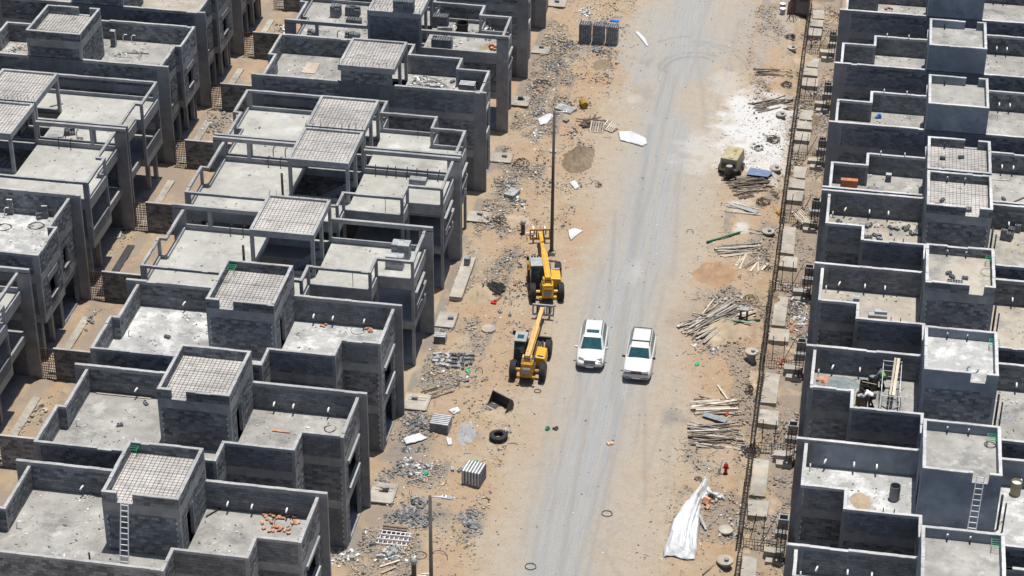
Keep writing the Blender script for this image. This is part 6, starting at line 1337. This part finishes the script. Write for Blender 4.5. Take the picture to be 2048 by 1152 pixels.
mb = MB(); c = at(622, 137, ZR); mb.hexa([(c.x-.55, c.y-.9, ZR+.02), (c.x+.55, c.y-.9, ZR+.02), (c.x+.5, c.y+.9, ZR+.05), (c.x-.5, c.y+.9, ZR+.05), (c.x-.55, c.y-.9, ZR+.05), (c.x+.55, c.y-.9, ZR+.05), (c.x+.5, c.y+.9, ZR+.08), (c.x-.5, c.y+.9, ZR+.08)]); tag(mb.build('plywood_board', 'timber_lt', loc=c), 'pale plywood board lying on the rubble roof', 'board')
# green racks on stair parapets
def rack(px, py, z, label, rz=0):
    c = at(px, py, z); t = empty('green_rack', (0, 0, 0), label, 'rack', 'green racks on stair towers')
    for i in range(4): mb = MB(); mb.bar((-.3, .2*i-.3, .4), (.3, .2*i-.3, .4), .025); mb.build('bar', 'green_lt', t)
    for x in (-.35, .35): mb = MB(); mb.bar((x*.86, -.35, .4), (x*.86, .33, .4), .025); mb.bar((x*.86, -.35, 0), (x*.86, -.35, .4), .03); mb.build('side', 'green_lt', t)
    place(t, c, rz)
rack(267, 905, 10.0, 'green bar rack in the corner of the nearest left stair tower'); rack(462, 545, 10.0, 'green bar rack in the corner of the third left stair tower'); rack(1985, 886, 9.97, 'green rack on the blue plastered stair tower'); rack(1980, 528, 9.97, 'green rack on the dusty right stair tower'); rack(1988, 695, 9.97, 'green rack on the wet stained stair tower'); rack(1993, 1098, 9.97, 'green rack on the stair tower at the bottom right')
for (px, py, z, r, n, lab, mt) in [(1945, 740, 9.97, .3, 2, 'hose on the wet stained stair tower', 'green'), (1980, 890, 9.97, .25, 3, 'wire coil on the blue plastered stair tower', 'rebar'), (1975, 545, 9.97, .4, 2, 'hose on the dusty right stair tower', 'cabgrey'), (565, 1045, ZR, .5, 3, 'thin hose on the nearest left roof', 'dkpipe'), (715, 660, ZR, .45, 2, 'thin hose on the third left roof', 'cabgrey'), (660, 858, ZR, .3, 2, 'wire by the front wall of the second left roof', 'rebar'), (1780, 808, ZR, .5, 3, 'black hose on the workers roof', 'dkpipe'), (72, 452, ZR, .4, 4, 'rebar ring on the roof across the alley, right', 'rebar'), (8, 455, ZR, .4, 4, 'rebar ring on the roof across the alley, left', 'rebar')]:
    c = at(px, py, z); mb = MB()
    for i in range(n):
        a0 = U(0, 6.28); mb.tube([c+Vector((r*(1+.15*i)*math.cos(a0+k*.5)*U(.9, 1.1), r*math.sin(a0+k*.5)*1.2, .03)) for k in range(10)], .016, 5)
    tag(mb.build('hose_coil', mt, loc=c), lab, 'hose', 'hoses and wires on roofs')
# drums
def drum(px, py, z, label, h=.9, r=.3, mt='steel_dk', fill=None, g='drums on the right roofs'):
    c = at(px, py, z); t = empty('steel_drum', c, label, 'drum', g); mb = MB(); mb.lathe(c, [(r*.97, 0), (r, .02), (r, h*.33), (r*1.04, h*.35), (r, h*.37), (r, h*.66), (r*1.04, h*.68), (r, h*.7), (r, h), (r*1.03, h), (r*.94, h), (r*.92, h*.25), (.02, h*.2)], 24); mb.build('drum_shell', mt, t)
    if fill: mb = MB(); mb.lathe(c+Vector((0, 0, h*.8)), [(r*.92, 0), (r*.92, .03), (.02, .06)], 20); mb.build('contents', fill, t)
drum(1788, 998, ZR, 'open dark cement coated drum alone on the blue plastered roof', .95, .30, 'conc_dk'); drum(2030, 988, ZR, 'pale topped drum at the right edge beside the blue plastered tower', .9, .3, 'olive', 'eps')
drum(1745, 776, ZR, 'dark open drum under the green vested worker', .95, .32, 'steel_dk', 'mortarheap'); drum(1727, 783, ZR, 'open drum left of the green vested worker', .7, .28, 'steel_dk'); drum(1731, 797, ZR, 'open drum between the two workers', .7, .3, 'steel_dk'); drum(1722, 812, ZR, 'wide brown bin beside the white shirted worker', .85, .36, 'timber_dk', 'cabgrey')
c = at(1787, 779, ZR); mb = MB(); mb.lathe(c, [(.17, 0), (.16, .08), (.1, .15), (.02, .17)], 14); tag(mb.build('hard_hat', 'yellow', loc=c, smooth=True), 'yellow hard hat lying on the workers roof', 'helmet'); c = at(1714, 817, ZR); mb = MB(); mb.chunk(c+Vector((0, 0, .1)), .3, .25, .2); tag(mb.build('tool_bag', 'yellow', loc=c, bevel=.04), 'yellow bag beside the wide brown bin', 'bag')
# scaffold tower
h = H['R2']; t = empty('scaffold_tower', h.P3(5.2, 3.5), 'steel scaffold tower with a plank on the workers roof', 'scaffold')
cs = [h.P3(4.75, 1.2), h.P3(5.85, 1.2), h.P3(4.75, 5.0), h.P3(5.85, 5.0)]
for c in cs: mb = MB(); mb.tube([c, c+Vector((0, 0, 1.95))], .03, 6); mb.build('upright', 'alu', t)
for (a, b_) in ((0, 1), (2, 3)):
    for z in (.4, .8, 1.2, 1.6, 1.92): mb = MB(); mb.tube([cs[a]+Vector((0, 0, z)), cs[b_]+Vector((0, 0, z))], .02, 6); mb.build('rung', 'alu', t)
for (a, b_) in ((0, 2), (1, 3)): mb = MB(); mb.tube([cs[a]+Vector((0, 0, .3)), cs[b_]+Vector((0, 0, 1.8))], .02, 6); mb.tube([cs[b_]+Vector((0, 0, .3)), cs[a]+Vector((0, 0, 1.8))], .02, 6); mb.build('cross_brace', 'alu', t)
a, b_ = h.P3(5.45, .9, ZR+1.98), h.P3(5.2, 5.0, ZR+1.98); plank(a, b_, 2, 'timber_lt', 'pale plank on top of the scaffold tower', None); bpy.data.objects[-1] if False else None
plank(a+Vector((.2, 0, 0)), b_+Vector((.2, 0, 0)), 2, 'timber_lt', 'second pale plank beside the first on the scaffold tower', None)
# ------------------------------------------------------------------ workers
def skinmesh(name, J, E_, mats, parent, grow=0.):
    me = bpy.data.meshes.new(name); keys = list(J); me.from_pydata([J[k][0] for k in keys], [(keys.index(a), keys.index(b)) for a, b in E_], [])
    o = bpy.data.objects.new(name, me); COL.objects.link(o); o.parent = parent; me.materials.append(MT[mats])
    sk = o.modifiers.new('skin', 'SKIN'); sk.use_smooth_shade = True
    if not me.skin_vertices: return o
    for i, k in enumerate(keys):
        r = J[k][1]; r = r if isinstance(r, tuple) else (r, r); me.skin_vertices[0].data[i].radius = (r[0]+grow, r[1]+grow)
    me.skin_vertices[0].data[0].use_root = True
    ss = o.modifiers.new('sub', 'SUBSURF'); ss.levels = 1; ss.render_levels = 2
    return o
def worker(loc, rz, label, top, bend, headmat):
    t = empty('person', (0, 0, 0), label, 'person', 'workers on the roof')
    cb, sb = math.cos(bend), math.sin(bend)                # lean forward along +y
    hip = Vector((0, -.10*sb, .90))
    def up(d, f=0, x=0): return tuple(hip+Vector((x, d*sb+f*cb, d*cb-f*sb)))
    J = {'pelvis': (tuple(hip), (.15, .12)), 'chest': (up(.30), (.16, .12)), 'neckb': (up(.48), (.11, .09)), 'neck': (up(.57, .02), .055), 'head': (up(.68, .05), (.085, .10)), 'crown': (up(.80, .06), (.07, .08))}
    E_ = [('pelvis', 'chest'), ('chest', 'neckb'), ('neckb', 'neck'), ('neck', 'head'), ('head', 'crown')]
    for s, n in ((-1, 'l'), (1, 'r')):
        sh = Vector(up(.45, 0, s*.2)); el = sh+Vector((s*.05, .16, -.26)); wr = el+Vector((-s*.05, .17, -.17)); ha = wr+Vector((-s*.02, .05, -.06))
        J['sh'+n] = (tuple(sh), .065); J['el'+n] = (tuple(el), .045); J['wr'+n] = (tuple(wr), .032); J['ha'+n] = (tuple(ha), (.042, .022))
        E_ += [('neckb', 'sh'+n), ('sh'+n, 'el'+n), ('el'+n, 'wr'+n), ('wr'+n, 'ha'+n)]
        for f_ in range(4):
            k = f'f{n}{f_}'; J[k] = (tuple(ha+Vector(((f_-1.5)*.022, .06-.008*abs(f_-1.5), -.05))), .010); E_.append(('ha'+n, k))
        k = f't{n}'; J[k] = (tuple(ha+Vector((-s*.06, .03, -.02))), .011); E_.append(('ha'+n, k))
        kn = Vector((s*.14, .10, .50)); an = Vector((s*.15, -.02-.1*sb*s, .10)); to = an+Vector((s*.02, .17, -.05))
        J['hp'+n] = ((hip.x+s*.10, hip.y, hip.z-.05), .095); J['kn'+n] = (tuple(kn), .065); J['an'+n] = (tuple(an), .045); J['to'+n] = (tuple(to), (.045, .03))
        E_ += [('pelvis', 'hp'+n), ('hp'+n, 'kn'+n), ('kn'+n, 'an'+n), ('an'+n, 'to'+n)]
    body = skinmesh('body', J, E_, 'skin', t)
    sub = lambda ks: {k: J[k] for k in ks}
    skinmesh('trousers', sub(['pelvis', 'hpl', 'knl', 'anl', 'hpr', 'knr', 'anr']), [('pelvis', 'hpl'), ('hpl', 'knl'), ('knl', 'anl'), ('pelvis', 'hpr'), ('hpr', 'knr'), ('knr', 'anr')], 'trouser', t, .018)
    skinmesh('shirt', sub(['chest', 'pelvis', 'neckb', 'shl', 'ell', 'shr', 'elr']), [('pelvis', 'chest'), ('chest', 'neckb'), ('neckb', 'shl'), ('shl', 'ell'), ('neckb', 'shr'), ('shr', 'elr')], 'shirtb' if top == 'vest' else top, t, .016)
    if top == 'vest': skinmesh('vest', sub(['chest', 'pelvis', 'neckb']), [('pelvis', 'chest'), ('chest', 'neckb')], 'vest', t, .034)
    hc = Vector(up(.76, .02)); mb = MB(); mb.lathe((0, 0, 0), [(.105, -.07), (.115, 0), (.10, .06), (.06, .10), (.01, .115)], 14)
    o = mb.build('head_cloth' if top == 'vest' else 'hair', headmat, t, smooth=True); o.location = hc; o.rotation_euler = (-bend*.9, 0, 0)
    for s in (-1, 1):
        mb = MB(); p = Vector((s*.15, -.02-.1*sb*s, 0)); mb.hexa([p+Vector(q) for q in ((-.05, -.09, .005), (.05, -.09, .005), (.05, .2, .005), (-.05, .2, .005), (-.045, -.08, .1), (.045, -.08, .1), (.04, .18, .06), (-.04, .18, .06))]); mb.build('shoe', 'trim', t, bevel=.02)
    place(t, loc, rz); return t
worker(at(1764, 778, ZR), math.radians(75), 'worker in green safety vest leaning over a drum, stick in hands', 'vest', .65, 'hair')
worker(at(1741, 816, ZR), math.radians(80), 'worker in white shirt bending low beside a wide brown bin', 'shirtw', 1.15, 'hair')
a = at(1762, 770, ZR+1.0); tubeobj('mixing_stick', [a+Vector((-.25, .0, .0)), a+Vector((-1.15, .1, .05))], .02, 'timber_lt', 'mixing stick held by the green vested worker', 'stick')
